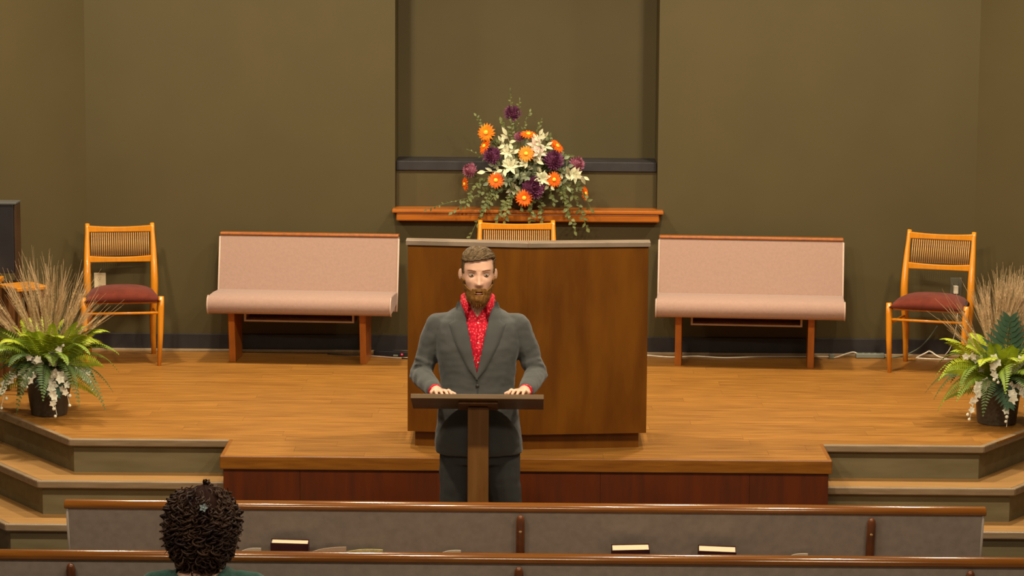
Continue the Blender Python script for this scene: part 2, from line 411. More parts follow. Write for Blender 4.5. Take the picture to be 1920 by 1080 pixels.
for ri_, (y0, y1) in enumerate(rows):
    ext = ri_ < 3
    x = -4.2 - rr.random()*1.2
    while x < 4.2:
        x1 = x+1.22
        g = 0.0004
        poly = [(x+g, y0+0.0009), (x1-g, y0+0.0009), (x1-g, y1-0.0009), (x+g, y1-0.0009)]
        if ext:
            poly = [(max(-1.55+0.0, min(1.55, px)), py) for px, py in poly]
        else:
            y0c = 0.022 if ri_ == 3 else 0.0
            for i in range(len(main)):
                poly = clip(poly, main[i], main[(i+1) % len(main)])
                if not poly: break
            if poly and y0c:
                poly = [(px, max(py, y0+0.022) if abs(px) > 1.55 else py) for px, py in poly]
        if poly:
            A = abs(sum(poly[i][0]*poly[(i+1) % len(poly)][1]-poly[(i+1) % len(poly)][0]*poly[i][1] for i in range(len(poly))))/2
            if A > 0.002:
                cx = sum(p[0] for p in poly)/len(poly); cy = sum(p[1] for p in poly)/len(poly)
                m = MB(); m.prism([(p[0]-cx, p[1]-cy) for p in poly], 'z', -0.012, 0.0)
                o = m.build('plank', 'stage_plank', st); o.location = (cx, cy, P)
        x = x1
# front of the stage: nosing and panels
m = MB(); m.box(-1.557, 1.557, EY, EY+0.022, P-0.068, P+0.001); m.build('nosing', 'fascia_nosing', st, 0.005)
for s in (-1, 1):
    m = MB(); m.box(min(s*1.535, s*1.557), max(s*1.535, s*1.557), EY+0.022, SY+0.03, P-0.068, P+0.001); m.build('nosing', 'fascia_nosing', st, 0.004)
xs = [-1.54, -1.15, -0.39, 0.38, 1.14, 1.54]
for i in range(5):
    box_part('fascia_panel', 'fascia', st, xs[i]+0.0003, xs[i+1]-0.0003, EY+0.012, EY+0.025, 0.0, P-0.069, 0.0015)
# wrapped steps to each side
dirx, diry = 0.5625, 0.8268
def side_line(s, off, y_end_wall=True):
    # corner of the polyline offset outward by off, and its end on the splayed wall
    k = math.tan(0.5*math.atan2(diry, dirx))
    cxx = 2.396 + off*k + off*0.08; cyy = SY-off
    xc = XC1 if s > 0 else -XC0
    t = ((W - (cxx-xc)) - cyy)/(dirx+diry)
    return (s*cxx, cyy), (s*(cxx+dirx*t), cyy+diry*t)
for s, nm in ((-1, 'left'), (1, 'right')):
    sp = thing('floor_steps_'+nm, None, None, kind='structure')
    for lev in range(3):
        top = P - RIS*lev
        off = 0.212*lev
        c0, e0 = side_line(s, off); c1, e1 = side_line(s, off-0.03); c2, e2 = side_line(s, off-0.25)
        xin = s*1.556
        if lev > 0:
            m = MB(); m.prism([(xin, c1[1]), c1, e1, e2, c2, (xin, c2[1])], 'z', top-0.02, top); m.build('tread', 'step_tread', sp)
        z1 = top+0.0015
        m = MB(); m.prism([(xin, c0[1]), c0, c1, (xin, c1[1])], 'z', top-0.036, z1); m.build('nosing', 'step_nosing', sp, 0.006)
        m = MB(); m.prism([c0, e0, e1, c1], 'z', top-0.036, z1); m.build('nosing', 'step_nosing', sp, 0.006)
        r0, f0 = side_line(s, off-0.034); r1, f1 = side_line(s, off-0.05)
        m = MB(); m.prism([(xin, r0[1]), r0, r1, (xin, r1[1])], 'z', top-RIS, top-0.02); m.build('riser', 'step_riser', sp)
        m = MB(); m.prism([r0, f0, f1, r1], 'z', top-RIS, top-0.02); m.build('riser', 'step_riser', sp)

# ------------------------------------------------------------------ pulpit (wide wooden desk on the stage)
pd = thing('pulpit', 'wide dark wooden pulpit desk with shallow V front on the stage', 'pulpit', (0.004, 13.505, P))
def vpoly(hw, y_ap, y_c, th):
    return [(-hw, y_c), (0, y_ap), (hw, y_c), (hw, y_c+th), (0, y_ap+th), (-hw, y_c+th)]
m = MB(); m.prism([(-0.618, 0.078), (0, 0.0), (0, 0.022), (-0.618, 0.100)], 'z', 0.083, 1.055); m.build('front_panel', 'podium_wood', pd, 0.001)
m = MB(); m.prism([(0.618, 0.078), (0.618, 0.100), (0, 0.022), (0, 0.0)], 'z', 0.083, 1.055); m.build('front_panel', 'podium_wood', pd, 0.001)
for s in (-1, 1):
    box_part('side_panel', 'podium_wood', pd, min(s*0.598, s*0.618), max(s*0.598, s*0.618), 0.101, 0.52, 0.083, 1.00, 0.001)
m = MB(); m.prism([(-0.58, 0.113), (0, 0.035), (0.58, 0.113), (0.58, 0.5), (-0.58, 0.5)], 'z', 0.0, 0.0825); m.build('plinth', 'podium_wood', pd)
for s in (-1, 1):
    m = MB(); m.prism([(s*0.628, 0.068), (s*0.0004, -0.012), (s*0.0004, 0.10), (s*0.628, 0.175)], 'z', 1.0555, 1.080); m.build('cap', 'podium_cap', pd, 0.002)
m = MB(); m.prism([(-0.597, 0.101), (0, 0.024), (0.597, 0.101), (0.597, 0.46), (-0.597, 0.46)], 'z', 0.80, 0.82); m.build('shelf', 'podium_wood', pd)

# ------------------------------------------------------------------ stage benches
def bench(name, label, loc, rz, hw):
    t = thing(name, label, 'bench', loc, rz, 'upholstered benches on the stage')
    # local: x along the bench, front is -y
    prof = []
    for k in range(9):                       # rounded seat nose
        a = R(100+k*20); prof.append((-0.245+0.052*math.cos(a), 0.374+0.056*math.sin(a)))
    prof += [(0.05, 0.345), (0.10, 0.36), (0.10, 0.420), (-0.1, 0.430)]
    m = MB(); m.prism(prof, 'x', -hw, hw, True); seat = m.build('seat', 'bench_fabric', t, 0.006)
    bp = [(0.055, 0.300), (0.100, 0.42), (0.172, 0.742), (0.178, 0.752), (0.215, 0.752), (0.222, 0.742), (0.150, 0.40), (0.105, 0.295)]
    m = MB(); m.prism(bp, 'x', -hw, hw); back = m.build('backrest', 'bench_fabric', t, 0.010, 3)
    for s in (-1, 1):
        m = MB(); m.tube([(s*hw, 0.052, 0.302), (s*hw, 0.098, 0.42), (s*hw, 0.170, 0.742)], 0.006, 6); m.build('piping', 'bench_piping', back)
        m = MB(); m.tube([(s*hw, p[0], p[1]) for p in prof[:9]], 0.005, 6); m.build('piping', 'bench_piping', seat)
    m = MB(); m.prism([(0.165, 0.752), (0.168, 0.768), (0.224, 0.768), (0.226, 0.752)], 'x', -hw, hw); m.build('top_rail', 'bench_wood', t, 0.004)
    for x in (-0.435, 0.375):
        m = MB(); m.prism([(-0.13, 0.0), (-0.175, 0.335), (0.05, 0.342), (0.115, 0.32), (0.115, 0.0)], 'x', x-0.02, x+0.02); m.build('support', 'bench_wood', t, 0.003)
    tr = thing_part('book_tray', t)
    m = MB(); m.box(-0.35, 0.31, 0.02, 0.032, 0.265, 0.335); m.build('back_board', 'tray_wood', tr)
    m = MB(); m.box(-0.36, 0.32, -0.14, 0.02, 0.255, 0.265); m.build('bottom_board', 'tray_edge', tr)
    for x in (-0.36, 0.308):
        m = MB(); m.box(x, x+0.012, -0.14, 0.02, 0.2655, 0.345); m.build('end_board', 'tray_edge', tr)
    return t
def thing_part(name, parent):
    o = bpy.data.objects.new(name, None); C.objects.link(o); o.parent = parent; o.empty_display_size = 0.05; return o
bench('upholstered_bench', 'pink beige upholstered bench between the ivory outlet chair and the pulpit', (-1.372, 16.30, P), R(-3.5), 0.560)
bench('upholstered_bench', 'pink beige upholstered bench on the stage with a white cord running behind its legs', (1.372, 16.28, P), R(-4.5), 0.570)

# ------------------------------------------------------------------ slat back chairs
def chair(label, loc, rz, nsp, k=1.0, kw=1.0):
    t = thing('slatted_chair', label, 'chair', loc, rz, 'wooden slat back chairs on the stage')
    X = 0.205*kw; Z = lambda z: z*k
    def post(s):
        m = MB()
        pts = [(s*(X-0.005), 0.235, 0.0), (s*(X-0.010), 0.18, 0.22), (s*X, 0.155, 0.42), (s*X, 0.168, 0.55), (s*(X-0.002), 0.215, 0.70), (s*(X-0.006), 0.258, 0.822)]
        pts = [(p[0], p[1], Z(p[2])) for p in crom(pts, 4)]
        n = len(pts); rs = [0.0145+0.0095*math.sin(PI*min(1, (i/(n-1))*1.15)) for i in range(n)]
        m.tube(pts, rs, 8); return m.build('back_post', 'chair_wood', t)
    for s in (-1, 1): post(s)
    for s in (-1, 1):                        # tapered front legs
        m = MB(); m.tube([(s*(X+0.012), -0.215, 0), (s*(X+0.022), -0.208, Z(0.2)), (s*(X+0.026), -0.200, Z(0.36)), (s*(X+0.030), -0.198, Z(0.425))], [0.012, 0.018, 0.021, 0.016], 8)
        m.build('front_leg', 'chair_wood', t)
    def rail(z0, z1, ya, th, bow, name):
        m = MB(); n = 12; vs = []; fs = []
        for i in range(n+1):
            u = -1+2*i/n; x = u*(X-0.010); yb = ya + bow*(1-u*u)
            sag = 0.012*(1-u*u)
            for (dy, zz) in ((-th/2, z0-sag*0.3), (th/2, z0-sag*0.3), (th/2, z1-sag), (-th/2, z1-sag)): vs.append((x, yb+dy, Z(zz)))
        for i in range(n):
            for j in range(4): fs.append((i*4+j, i*4+(j+1) % 4, i*4+4+(j+1) % 4, i*4+4+j))
        fs += [(0, 1, 2, 3), (n*4+3, n*4+2, n*4+1, n*4)]
        m.add(vs, fs); return m.build(name, 'chair_wood', t, 0.004)
    rail(0.772, 0.812, 0.246, 0.024, 0.030, 'top_rail')
    rail(0.590, 0.630, 0.188, 0.022, 0.030, 'lower_rail')
    m = MB(); m.tube([(0, 0, 0), (0, 0.050, Z(0.146))], 0.0031, 6); sme = m.mesh('spindle')
    sme.materials.append(M['spindle_wood'])
    for i in range(nsp):
        u = -1+2*(i+0.7)/(nsp+0.4)
        o = bpy.data.objects.new('spindle', sme); C.objects.link(o); o.parent = t
        o.location = (u*(X-0.022), 0.195+0.030*(1-u*u), Z(0.627))
    # seat frame and domed cushion
    m = MB(); m.prism([(-(X+0.012), -0.185), (X+0.012, -0.185), (X-0.01, 0.16), (-(X-0.01), 0.16)], 'z', Z(0.380), Z(0.402)); m.build('seat_frame', 'chair_wood', t, 0.004)
    m = MB(); n = 14; vs = []; fs = []
    def prof_w(v): return (X+0.036)*(1-v)+(X-0.002)*v
    def ss(e): return (1-abs(e)**3.5)
    top = []; bot = []
    for j in range(n+1):
        v = j/n; e = 2*v-1
        for i in range(n+1):
            u = -1+2*i/n
            x = u*prof_w(v)*(1-0.05*abs(e)**4); yv = (-0.235+0.405*v)
            yv = yv*(1-0.05*u**4*(1 if yv < 0 else 0))
            h = 0.047*(max(0, ss(u)*ss(e)))**0.5 + 0.012*(1-u*u)*(1-e*e)
            vs.append((x, yv, Z(0.413)-0.012+h*1.22))
    for j in range(n+1):
        v = j/n; e = 2*v-1
        for i in range(n+1):
            u = -1+2*i/n
            x = u*prof_w(v)*(1-0.05*abs(e)**4); yv = (-0.235+0.405*v)
            yv = yv*(1-0.05*u**4*(1 if yv < 0 else 0))
            d = 0.022*(max(0, ss(u)*ss(e)))**0.5
            vs.append((x*0.985, yv*0.985, Z(0.413)-0.012-0.016*(max(0, ss(u)*ss(e)))**0.5))
    N = (n+1)*(n+1)
    for j in range(n):
        for i in range(n):
            a = j*(n+1)+i; fs.append((a, a+1, a+n+2, a+n+1)); fs.append((N+a, N+a+n+1, N+a+n+2, N+a+1))
    for i in range(n):
        fs.append((i, N+i, N+i+1, i+1)); a = n*(n+1)+i; fs.append((a, a+1, N+a+1, N+a))
        a = i*(n+1); b_ = (i+1)*(n+1); fs.append((a, b_, N+b_, N+a)); a = i*(n+1)+n; b_ = (i+1)*(n+1)+n; fs.append((a, N+a, N+b_, b_))
    m.add(vs, fs, True); m.build('seat_cushion', 'maroon', t)
    m = MB(); m.tube([(-(X+0.02), -0.203, Z(0.325)), (X+0.02, -0.203, Z(0.325))], 0.0085, 8); m.build('stretcher', 'chair_wood', t)
    for s in (-1, 1):
        m = MB(); m.tube([(s*(X+0.018), -0.2, Z(0.30)), (s*(X-0.006), 0.17, Z(0.30))], 0.0085, 8); m.build('stretcher', 'chair_wood', t)
    return t
chair('slat back wooden chair with maroon seat standing in front of the ivory outlet', (-2.495, 16.21, P), R(10), 28)
chair('slat back wooden chair with maroon seat beside the outlet with a plugged-in cord', (2.475, 16.13, P), R(-18), 28)
chair('wider slat back wooden chair mostly hidden behind the pulpit', (-0.064, 16.06, P), R(1.5), 33, 1.065, 1.12)

# ------------------------------------------------------------------ pews
def pew(name, label, Y, x0, x1, posts, rack):
    t = thing(name, label, 'pew', (0, Y, 0), 0, 'pews facing the stage')
    # people sit on the +y side; camera sees the back
    rp_ = []
    for k in range(13):
        a = R(-20+k*18.5); rp_.append((0.030+0.034*math.cos(a), 0.846+0.024*math.sin(a)))
    m = MB(); m.prism(rp_, 'x', x0, x1, True); m.build('top_rail', 'pew_rail', t, 0.002)
    bk = [(0.006, 0.838), (0.054, 0.838), (0.16, 0.40), (0.10, 0.38)]
    m = MB(); m.prism(bk, 'x', x0+0.012, x1-0.012); back = m.build('backrest', 'pew_fabric', t, 0.004)
    for x in (x0+0.012, x1-0.012):
        m = MB(); m.tube([(x, 0.006, 0.838), (x, 0.100, 0.38)], 0.006, 8); m.build('piping', 'pew_piping', back)
    st_ = [(0.08, 0.36), (0.50, 0.39), (0.535, 0.42), (0.52, 0.455), (0.14, 0.435)]
    m = MB(); m.prism(st_, 'x', x0+0.012, x1-0.012, False); m.build('seat', 'pew_fabric', t, 0.012, 3)
    for px in posts:
        m = MB()
        m.prism([(0.06, 0.0), (0.50, 0.0), (0.46, 0.375), (0.12, 0.375)], 'x', px-0.02, px+0.02); m.build('support', 'pew_post', t, 0.003)
        m = MB(); pts = []; rs = []
        y_of = lambda z: 0.006 + (0.838-z)*(0.094/0.458) - 0.019
        for z, r in ((0.30, 0.017), (0.45, 0.018), (0.62, 0.018), (0.76, 0.018), (0.80, 0.0175), (0.815, 0.015), (0.823, 0.010), (0.826, 0.004)):
            pts.append((px, y_of(z), z)); rs.append(r)
        m.tube(pts, rs, 14); po = m.build('post', 'pew_post', t)
        m = MB(); m.ball((px, y_of(0.757)-0.0175, 0.757), (0.007, 0.004, 0.006), 10, 6); m.build('screw', 'screw', po)
    if rack:
        rk = thing_part('book_rack', t)
        m = MB(); m.box(x0+0.3, x1-0.3, -0.075, 0.055, 0.495, 0.507); m.build('rack_shelf', 'pew_post', rk)
        m = MB(); m.box(x0+0.3, x1-0.3, -0.087, -0.0755, 0.495, 0.59); m.build('rack_front', 'pew_post', rk)
    return t
P1, P2, P3 = 10.755, 9.870, 8.985
pew('pew', 'shorter grey upholstered pew nearest the stage with polished wooden top rail', P1, -1.900, 1.900, (-1.46, -0.017, 1.428), True)
pew('pew', 'longer grey upholstered pew crossing the whole bottom of the picture', P2, -2.55, 2.55, (-1.72, -0.019, 1.691), False)
pew('pew', 'grey upholstered pew that the curly-haired woman sits on', P3, -2.55, 2.55, (-1.72, -0.019, 1.691), False)

# hymnals and papers standing in the rack of the first pew
def hymnal(label, x, wdt, hgt, th, rz, lean, tiltx=0.0):
    t = thing('hymnal', label, 'book', (x, P1+0.022, 0.5180), rz, 'hymnals in the pew rack')
    cv = MB(); cv.box(-wdt/2, wdt/2, -th/2, -th/2+0.003, 0, hgt); cv.box(-wdt/2, wdt/2, th/2-0.003, th/2, 0, hgt); cv.box(wdt/2-0.003, wdt/2, -th/2+0.003, th/2-0.003, 0, hgt)
    c = cv.build('cover', 'book_cover', t)
    g = box_part('page_block', 'book_pages', t, -wdt/2+0.004, wdt/2-0.0035, -th/2+0.0032, th/2-0.0032, 0.003, hgt-0.004)
    t.rotation_euler = (lean, tiltx, rz)
    return t
hymnal('dark red hymnal next to the leaning pink paper in the pew rack', -0.968, 0.156, 0.203, 0.042, R(-1), R(15), R(1.0))
hymnal('dark red hymnal closest to the middle post in the pew rack', 0.438, 0.156, 0.197, 0.050, R(2), R(19), R(-1.2))
hymnal('dark red hymnal with cream pages farther from the middle post', 0.790, 0.156, 0.193, 0.050, R(-2), R(19), R(1.5))
def paper(name, label, cat, x, wdt, hgt, mat, rz=0.0, tl=0.0, n=1):
    m = MB()
    vs = []; fs = []; k = 6
    for i in range(k+1):
        u = i/k
        xx = -wdt/2+wdt*u; cy = 0.006*math.sin(u*PI)
        z1 = hgt + tl*(u-0.5)*wdt - (0.012*(1-u)**3)
        vs += [(xx, cy-0.002, 0), (xx, cy+0.002, 0), (xx, cy+0.002-0.030, z1), (xx, cy-0.002-0.030, z1)]
    for i in range(k):
        for j in range(4): fs.append((i*4+j, i*4+(j+1) % 4, i*4+4+(j+1) % 4, i*4+4+j))
    fs += [(0, 3, 2, 1), (k*4, k*4+1, k*4+2, k*4+3)]
    m.add(vs, fs); o = m.build(name, mat); o.location = (x, P1+0.030, 0.5075); o.rotation_euler = (0, 0, rz)
    return tag(o, label, cat, 'papers in the pew rack')
paper('leaflet', 'pale pink leaflet leaning beside the hymnal in the pew rack', 'paper', -0.806, 0.140, 0.173, 'paper_pink', 0, 0.06)
paper('leaflet', 'yellow printed leaflet peeking over the pew rail', 'paper', -0.660, 0.150, 0.168, 'paper_yellow', 0, -0.02)
paper('envelope', 'small white card between the yellow leaflet and the middle post', 'paper', -0.302, 0.080, 0.167, 'paper_white')
paper('envelope', 'small white card right of the hymnals in the pew rack', 'paper', 1.132, 0.076, 0.165, 'paper_white')
paper('envelope', 'small white card beside the curly-haired woman in the pew rack', 'paper', -1.128, 0.080, 0.169, 'paper_white')

# ------------------------------------------------------------------ speaker's lectern
LX, LY = -0.218, 11.93
lc = thing('lectern', 'slim wooden floor lectern with a tilted board in front of the man', 'lectern', (LX, LY, 0))
tl = R(-20)
rot = Matrix.Rotation(tl, 3, 'X') @ Matrix.Rotation(0, 3, 'Z')
m = MB(); m.box(-0.306, 0.300, 0.0, 0.285, -0.022, 0.0, rot, (0, 0, 1.118)); m.build('board', 'lectern_top', lc, 0.002)
m = MB(); m.box(-0.09, 0.09, 0.05, 0.23, -0.036, -0.0225, rot, (0, 0, 1.118)); m.build('mounting_plate', 'lectern_wood', lc, 0.002)
m = MB(); m.prism([(0.098, 0.0315), (0.198, 0.0315), (0.198, 0.998), (0.098, 1.040)], 'x', -0.048, 0.048); m.build('column', 'lectern_wood', lc, 0.003)
m = MB(); m.box(-0.22, 0.22, -0.04, 0.19, 0.0, 0.03); m.build('base', 'lectern_wood', lc, 0.006)
m = MB(); m.box(-0.30, 0.302, 0.270, 0.284, 0.0005, 0.018, rot, (0, 0, 1.118)); m.build('ledge', 'lectern_top', lc, 0.002)

# ------------------------------------------------------------------ the man at the lectern
def head_grid(mb, origin, rz, scale=1.0, face=True, tilt=0.0):
    tab = [(0.1160, 0.006, 0.006, 0.006), (0.112, 0.026, 0.028, 0.032), (0.102, 0.046, 0.052, 0.060), (0.085, 0.061, 0.070, 0.084), (0.060, 0.0715, 0.085, 0.098), (0.030, 0.0755, 0.0915, 0.105),
           (0.0, 0.0745, 0.0905, 0.102), (-0.030, 0.0715, 0.0905, 0.092), (-0.055, 0.0635, 0.089, 0.078), (-0.080, 0.054, 0.087, 0.058), (-0.100, 0.043, 0.083, 0.036), (-0.115, 0.031, 0.074, 0.018), (-0.124, 0.016, 0.055, 0.0), (-0.127, 0.004, 0.040, -0.02)]
    def lerp(z):
        for i in range(len(tab)-1):
            a, b_ = tab[i], tab[i+1]
            if a[0] >= z >= b_[0]:
                t = (a[0]-z)/(a[0]-b_[0]); return [a[j]+(b_[j]-a[j])*t for j in range(4)]
        return list(tab[-1])
    n = 96; nz_ = 90
    vs = []
    q = Matrix.Rotation(rz, 3, 'Z') @ Matrix.Rotation(tilt, 3, 'X')
    g = lambda x, mu, s: math.exp(-((x-mu)/s)**2)
    for i in range(nz_+1):
        t = i/nz_; z = 0.1160-0.243*(0.5-0.5*math.cos(PI*t)) if True else 0
        _, wx, f, bk = lerp(z)
        for k in range(n):
            a = 2*PI*k/n; c, s_ = math.cos(a), math.sin(a)
            e = 2.3
            x = math.copysign(abs(c)**(2/e), c)*wx
            y = math.copysign(abs(s_)**(2/e), s_)*(bk if s_ > 0 else f)
            if s_ < 0 and face:
                fr = -s_
                d = 0.0
                # nose
                if -0.056 < z < 0.012:
                    u = (0.012-z)/0.056
                    hgt = 0.004+0.020*min(1, u/0.92)**1.4
                    if z < -0.045: hgt *= max(0, (z+0.056)/0.011)
                    d += hgt*g(x, 0, 0.0085+0.005*min(1, u)**2)
                    if z < -0.032: d += 0.006*max(0, (z+0.054)/0.022)*(g(x, 0.014, 0.006)+g(x, -0.014, 0.006)) if z > -0.054 else 0
                # eye sockets and brows
                for sg in (-1, 1):
                    d -= 0.011*g(x, sg*0.033, 0.017)*g(z, 0.0, 0.011)
                    d += 0.0045*g(x, sg*0.033, 0.022)*g(z, 0.021, 0.008)
                    d += 0.004*g(x, sg*0.050, 0.02)*g(z, -0.032, 0.016)
                d -= 0.004*g(z, -0.078, 0.004)*g(x, 0, 0.024)
                d += 0.004*g(z, -0.071, 0.005)*g(x, 0, 0.02)+0.004*g(z, -0.085, 0.005)*g(x, 0, 0.018)
                y -= d*fr**0.5
            vs.append(Vector(origin) + q @ (Vector((x, y, z))*scale))
    fs = [(i*n+k, i*n+(k+1) % n, (i+1)*n+(k+1) % n, (i+1)*n+k) for i in range(nz_) for k in range(n)]
    fs.append(tuple(range(n-1, -1, -1))); fs.append(tuple(nz_*n+k for k in range(n)))
    mb.add(vs, fs, True)
    # ears
    for sg in (-1, 1):
        rt = q @ Matrix.Rotation(sg*R(-30), 3, 'Z')
        mb.ball(Vector(origin)+q @ (Vector((sg*0.0825, 0.012, -0.010))*scale), (0.0060*scale, 0.016*scale, 0.027*scale), 12, 10, rt)
        mb.ball(Vector(origin)+q @ (Vector((sg*0.076, 0.008, -0.012))*scale), (0.010*scale, 0.012*scale, 0.022*scale), 10, 8, rt)
    return q
MX, MY = -0.229, 12.35
HO = Vector((0.002, -0.045, 1.626))       # eye level of the head in the man's own frame
HR = R(4)
man = MB()
hq = head_grid(man, HO, HR, 1.0, True, R(2))
man.capsule((0, 0.02, 1.42), (0, -0.015, 1.545), 0.060, 0.057, 20)
man.loft([(0.80, -0.0, 0.01, 0.165, 0.10, 0.10), (0.95, 0, 0, 0.155, 0.10, 0.10), (1.1, 0, 0, 0.15, 0.095, 0.10), (1.28, 0, 0.01, 0.17, 0.10, 0.105), (1.36, 0, 0.015, 0.17, 0.085, 0.095), (1.42, 0, 0.02, 0.11, 0.065, 0.08), (1.45, 0, 0.02, 0.05, 0.05, 0.05)])
ARM = {}
for s, wr, el in ((-1, (-0.190, -0.245, 1.100), (-0.268, 0.035, 1.130)), (1, (0.228, -0.245, 1.104), (0.278, 0.035, 1.135))):
    sh = (s*0.190, 0.02, 1.36)
    ARM[s] = (sh, el, wr)
    man.chain([sh, el, wr], [0.045, 0.038, 0.027])
    # hand resting on the board: palm, four fingers, thumb
    w_ = Vector(wr)
    fx = -s*0.35                            # fingers turn inward
    fd = Vector((fx, -1.0, 0.10)).normalized(); sd = Vector((1.0, fx, 0)).normalized()
    pc = w_ + fd*0.052 + Vector((0, 0, -0.004))
    man.capsule(w_, w_+fd*0.03, 0.027, 0.026)
    q3 = Matrix.Rotation(math.atan2(-fd.x, -fd.y)*-1, 3, 'Z')
    man.ball(pc, (0.041, 0.050, 0.019), 16, 10, Matrix.Rotation(math.atan2(fd.y, fd.x)+PI/2, 3, 'Z'))
    lens = (0.062, 0.074, 0.070, 0.054)
    for i, L in enumerate(lens):            # index finger on the inner side
        off = (-s)*(0.030-0.020*i)
        k0 = w_ + fd*0.082 + sd*off + Vector((0, 0, 0.002))
        spread = (fd + sd*off*2.0).normalized()
        k1 = k0 + spread*L*0.42 + Vector((0, 0, 0.007)); k2 = k1 + spread*L*0.30 + Vector((0, 0, -0.004)); k3 = k2 + spread*L*0.26 + Vector((0, 0, -0.011))
        man.chain([k0, k1, k2, k3], [0.0095, 0.0085, 0.0078, 0.0068], 10)
    t0 = w_ + fd*0.030 + sd*(-s)*0.026; t1 = t0 + (fd*0.6 + sd*(-s)*0.8).normalized()*0.040 + Vector((0, 0, -0.006)); t2 = t1 + (fd*0.9 + sd*(-s)*0.4).normalized()*0.030 + Vector((0, 0, -0.006))
    man.chain([t0, t1, t2], [0.013, 0.010, 0.008], 10)
LEG = {}
for s in (-1, 1):
    hip = (0.01+s*0.095, 0.01, 0.86); kn = (0.02+s*0.125, 0.0, 0.47); an = (0.02+s*0.135, 0.03, 0.08)
    LEG[s] = (hip, kn, an)
    man.chain([hip, kn, an], [0.076, 0.050, 0.038])
    man.capsule((an[0], an[1]+0.01, 0.05), (an[0]+s*0.02, an[1]-0.13, 0.035), 0.035, 0.028)
me = smooth_mesh(man, 0.0036, 2, 0.4)
person = link('person', me, 'skin'); person.location = (MX, MY, 0)
tag(person, 'bearded man in grey suit and red shirt standing at the lectern', 'person')
# eyes, brows, mouth
for s in (-1, 1):
    ec = HO + hq @ Vector((s*0.033, -0.0765, 0.0005))
    m = MB(); m.ball(ec, (0.0148, 0.0105, 0.0076), 16, 10, hq); ey = m.build('eye', 'eye_white', person)
    m = MB(); m.ball(ec + hq @ Vector((0.001, -0.0072, 0.0)), (0.0058, 0.0042, 0.0056), 12, 8, hq); m.build('iris', 'iris', ey)
    m = MB(); m.tube([ec + hq @ Vector(((u-0.5)*0.034, -0.0085+0.010*(2*u-1)**2, 0.0052-0.004*(2*u-1)**2)) for u in [i/8 for i in range(9)]], [0.0010, 0.0013, 0.0016, 0.0018, 0.0018, 0.0018, 0.0016, 0.0013, 0.0010], 6); m.build('eyelid', 'brow', ey)
    m = MB(); pts = []
    for i in range(9):
        u = i/8; xx = s*(0.014+0.040*u); pts.append(HO + hq @ Vector((xx, -0.0935+0.020*u*u+0.002*(1-u), 0.0205+0.005*math.sin(u*2.4))))
    m.tube(pts, [0.0016, 0.0026, 0.0030, 0.0030, 0.0030, 0.0028, 0.0024, 0.0016, 0.001], 6); m.build('eyebrow', 'brow', person)
m = MB(); m.tube([HO + hq @ Vector((0.019*u, -0.0925+0.006*u*u, -0.0785-0.002*u*u)) for u in [i/5-1 for i in range(11)]], [0.0012]+[0.003, 0.0042, 0.0048, 0.005, 0.005, 0.005, 0.0048, 0.0042, 0.003]+[0.0012], 8, sx=1.0); m.build('mouth', 'mouth_dark', person)
m = MB(); m.tube([HO + hq @ Vector((0.017*u, -0.0945+0.006*u*u, -0.0845-0.001*(1-u*u))) for u in [i/5-1 for i in range(11)]], [0.001]+[0.0025, 0.0033, 0.0038, 0.004, 0.004, 0.004, 0.0038, 0.0033, 0.0025]+[0.001], 8); m.build('lower_lip', 'lips', person)
# hair: short sides, fuller swept top
def scalp_shell(name, mat, inside, thick, nmul=1.0, seed=1, amp=0.003, extra=None):
    src = MB(); head_grid(src, (0, 0, 0), 0, 1.0, False)
    n = 96; rnd = random.Random(seed)
    ph = [rnd.random()*6.28 for _ in range(8)]
    vs = []; keep = []
    for v in src.v[:91*96]:
        p = Vector(v); nn = Vector((p.x/0.075**2, p.y/0.095**2, p.z/0.118**2)).normalized()
        th = thick(p)
        rg = amp*(math.sin(p.x*260+ph[0]+p.z*60)+math.sin(p.x*150-p.y*190+ph[1])+0.7*math.sin(p.z*330+p.x*120+ph[2]))
        vs.append(HO + hq @ (p + nn*(max(th, 0.0)+(rg if th > 0.003 else 0)) + (extra(p) if extra else Vector())))
        keep.append(inside(p))
    m = MB(); fs = []
    for i in range(90):
        for k in range(n):
            q4 = (i*n+k, i*n+(k+1) % n, (i+1)*n+(k+1) % n, (i+1)*n+k)
            if sum(keep[j] for j in q4) >= 2: fs.append(q4)
    if keep[0]: fs.append(tuple(range(n-1, -1, -1)))
    m.add(vs, fs, True)
    me = m.mesh(name); bm = bmesh.new(); bm.from_mesh(me)
    bmesh.ops.delete(bm, geom=[v for v in bm.verts if not v.link_faces], context='VERTS')
    bmesh.ops.recalc_face_normals(bm, faces=bm.faces); bm.to_mesh(me); bm.free()
    o = link(name, me, mat, person)
    sd_ = o.modifiers.new('solid', 'SOLIDIFY'); sd_.thickness = 0.006; sd_.offset = -1
    return o
def hair_in(p):
    front_line = 0.068 + 0.006*p.x/0.05 - 0.35*max(0, abs(p.x)-0.050)
    if p.y < -0.012:
        return p.z > front_line or (abs(p.x) > 0.066 and p.z > 0.006 and p.y > -0.045)
    if p.y < 0.03: return p.z > 0.012 or (p.y < 0.0 and p.z > -0.01)
    return p.z > -0.05
def hair_th(p):
    t = 0.002 + 0.007*max(0, min(1, (p.z-0.045)/0.04))
    if p.y < -0.02 and p.z > 0.06: t += 0.007
    if p.z > 0.108: t -= 0.002
    return t
scalp_shell('hair', 'hair_man', hair_in, hair_th, seed=2, amp=0.0008)
def beard_in(p):
    if p.y > 0.006: return False
    ax = abs(p.x)
    line = -0.070 + 0.9*max(0, ax-0.034)           # cheek line rises to the ears
    if ax > 0.062: line = max(line, -0.022)
    if p.z < line:
        if ax < 0.016 and -0.089 < p.z < -0.071: return False
        return True
    return ax < 0.028 and -0.074 < p.z < -0.059    # moustache
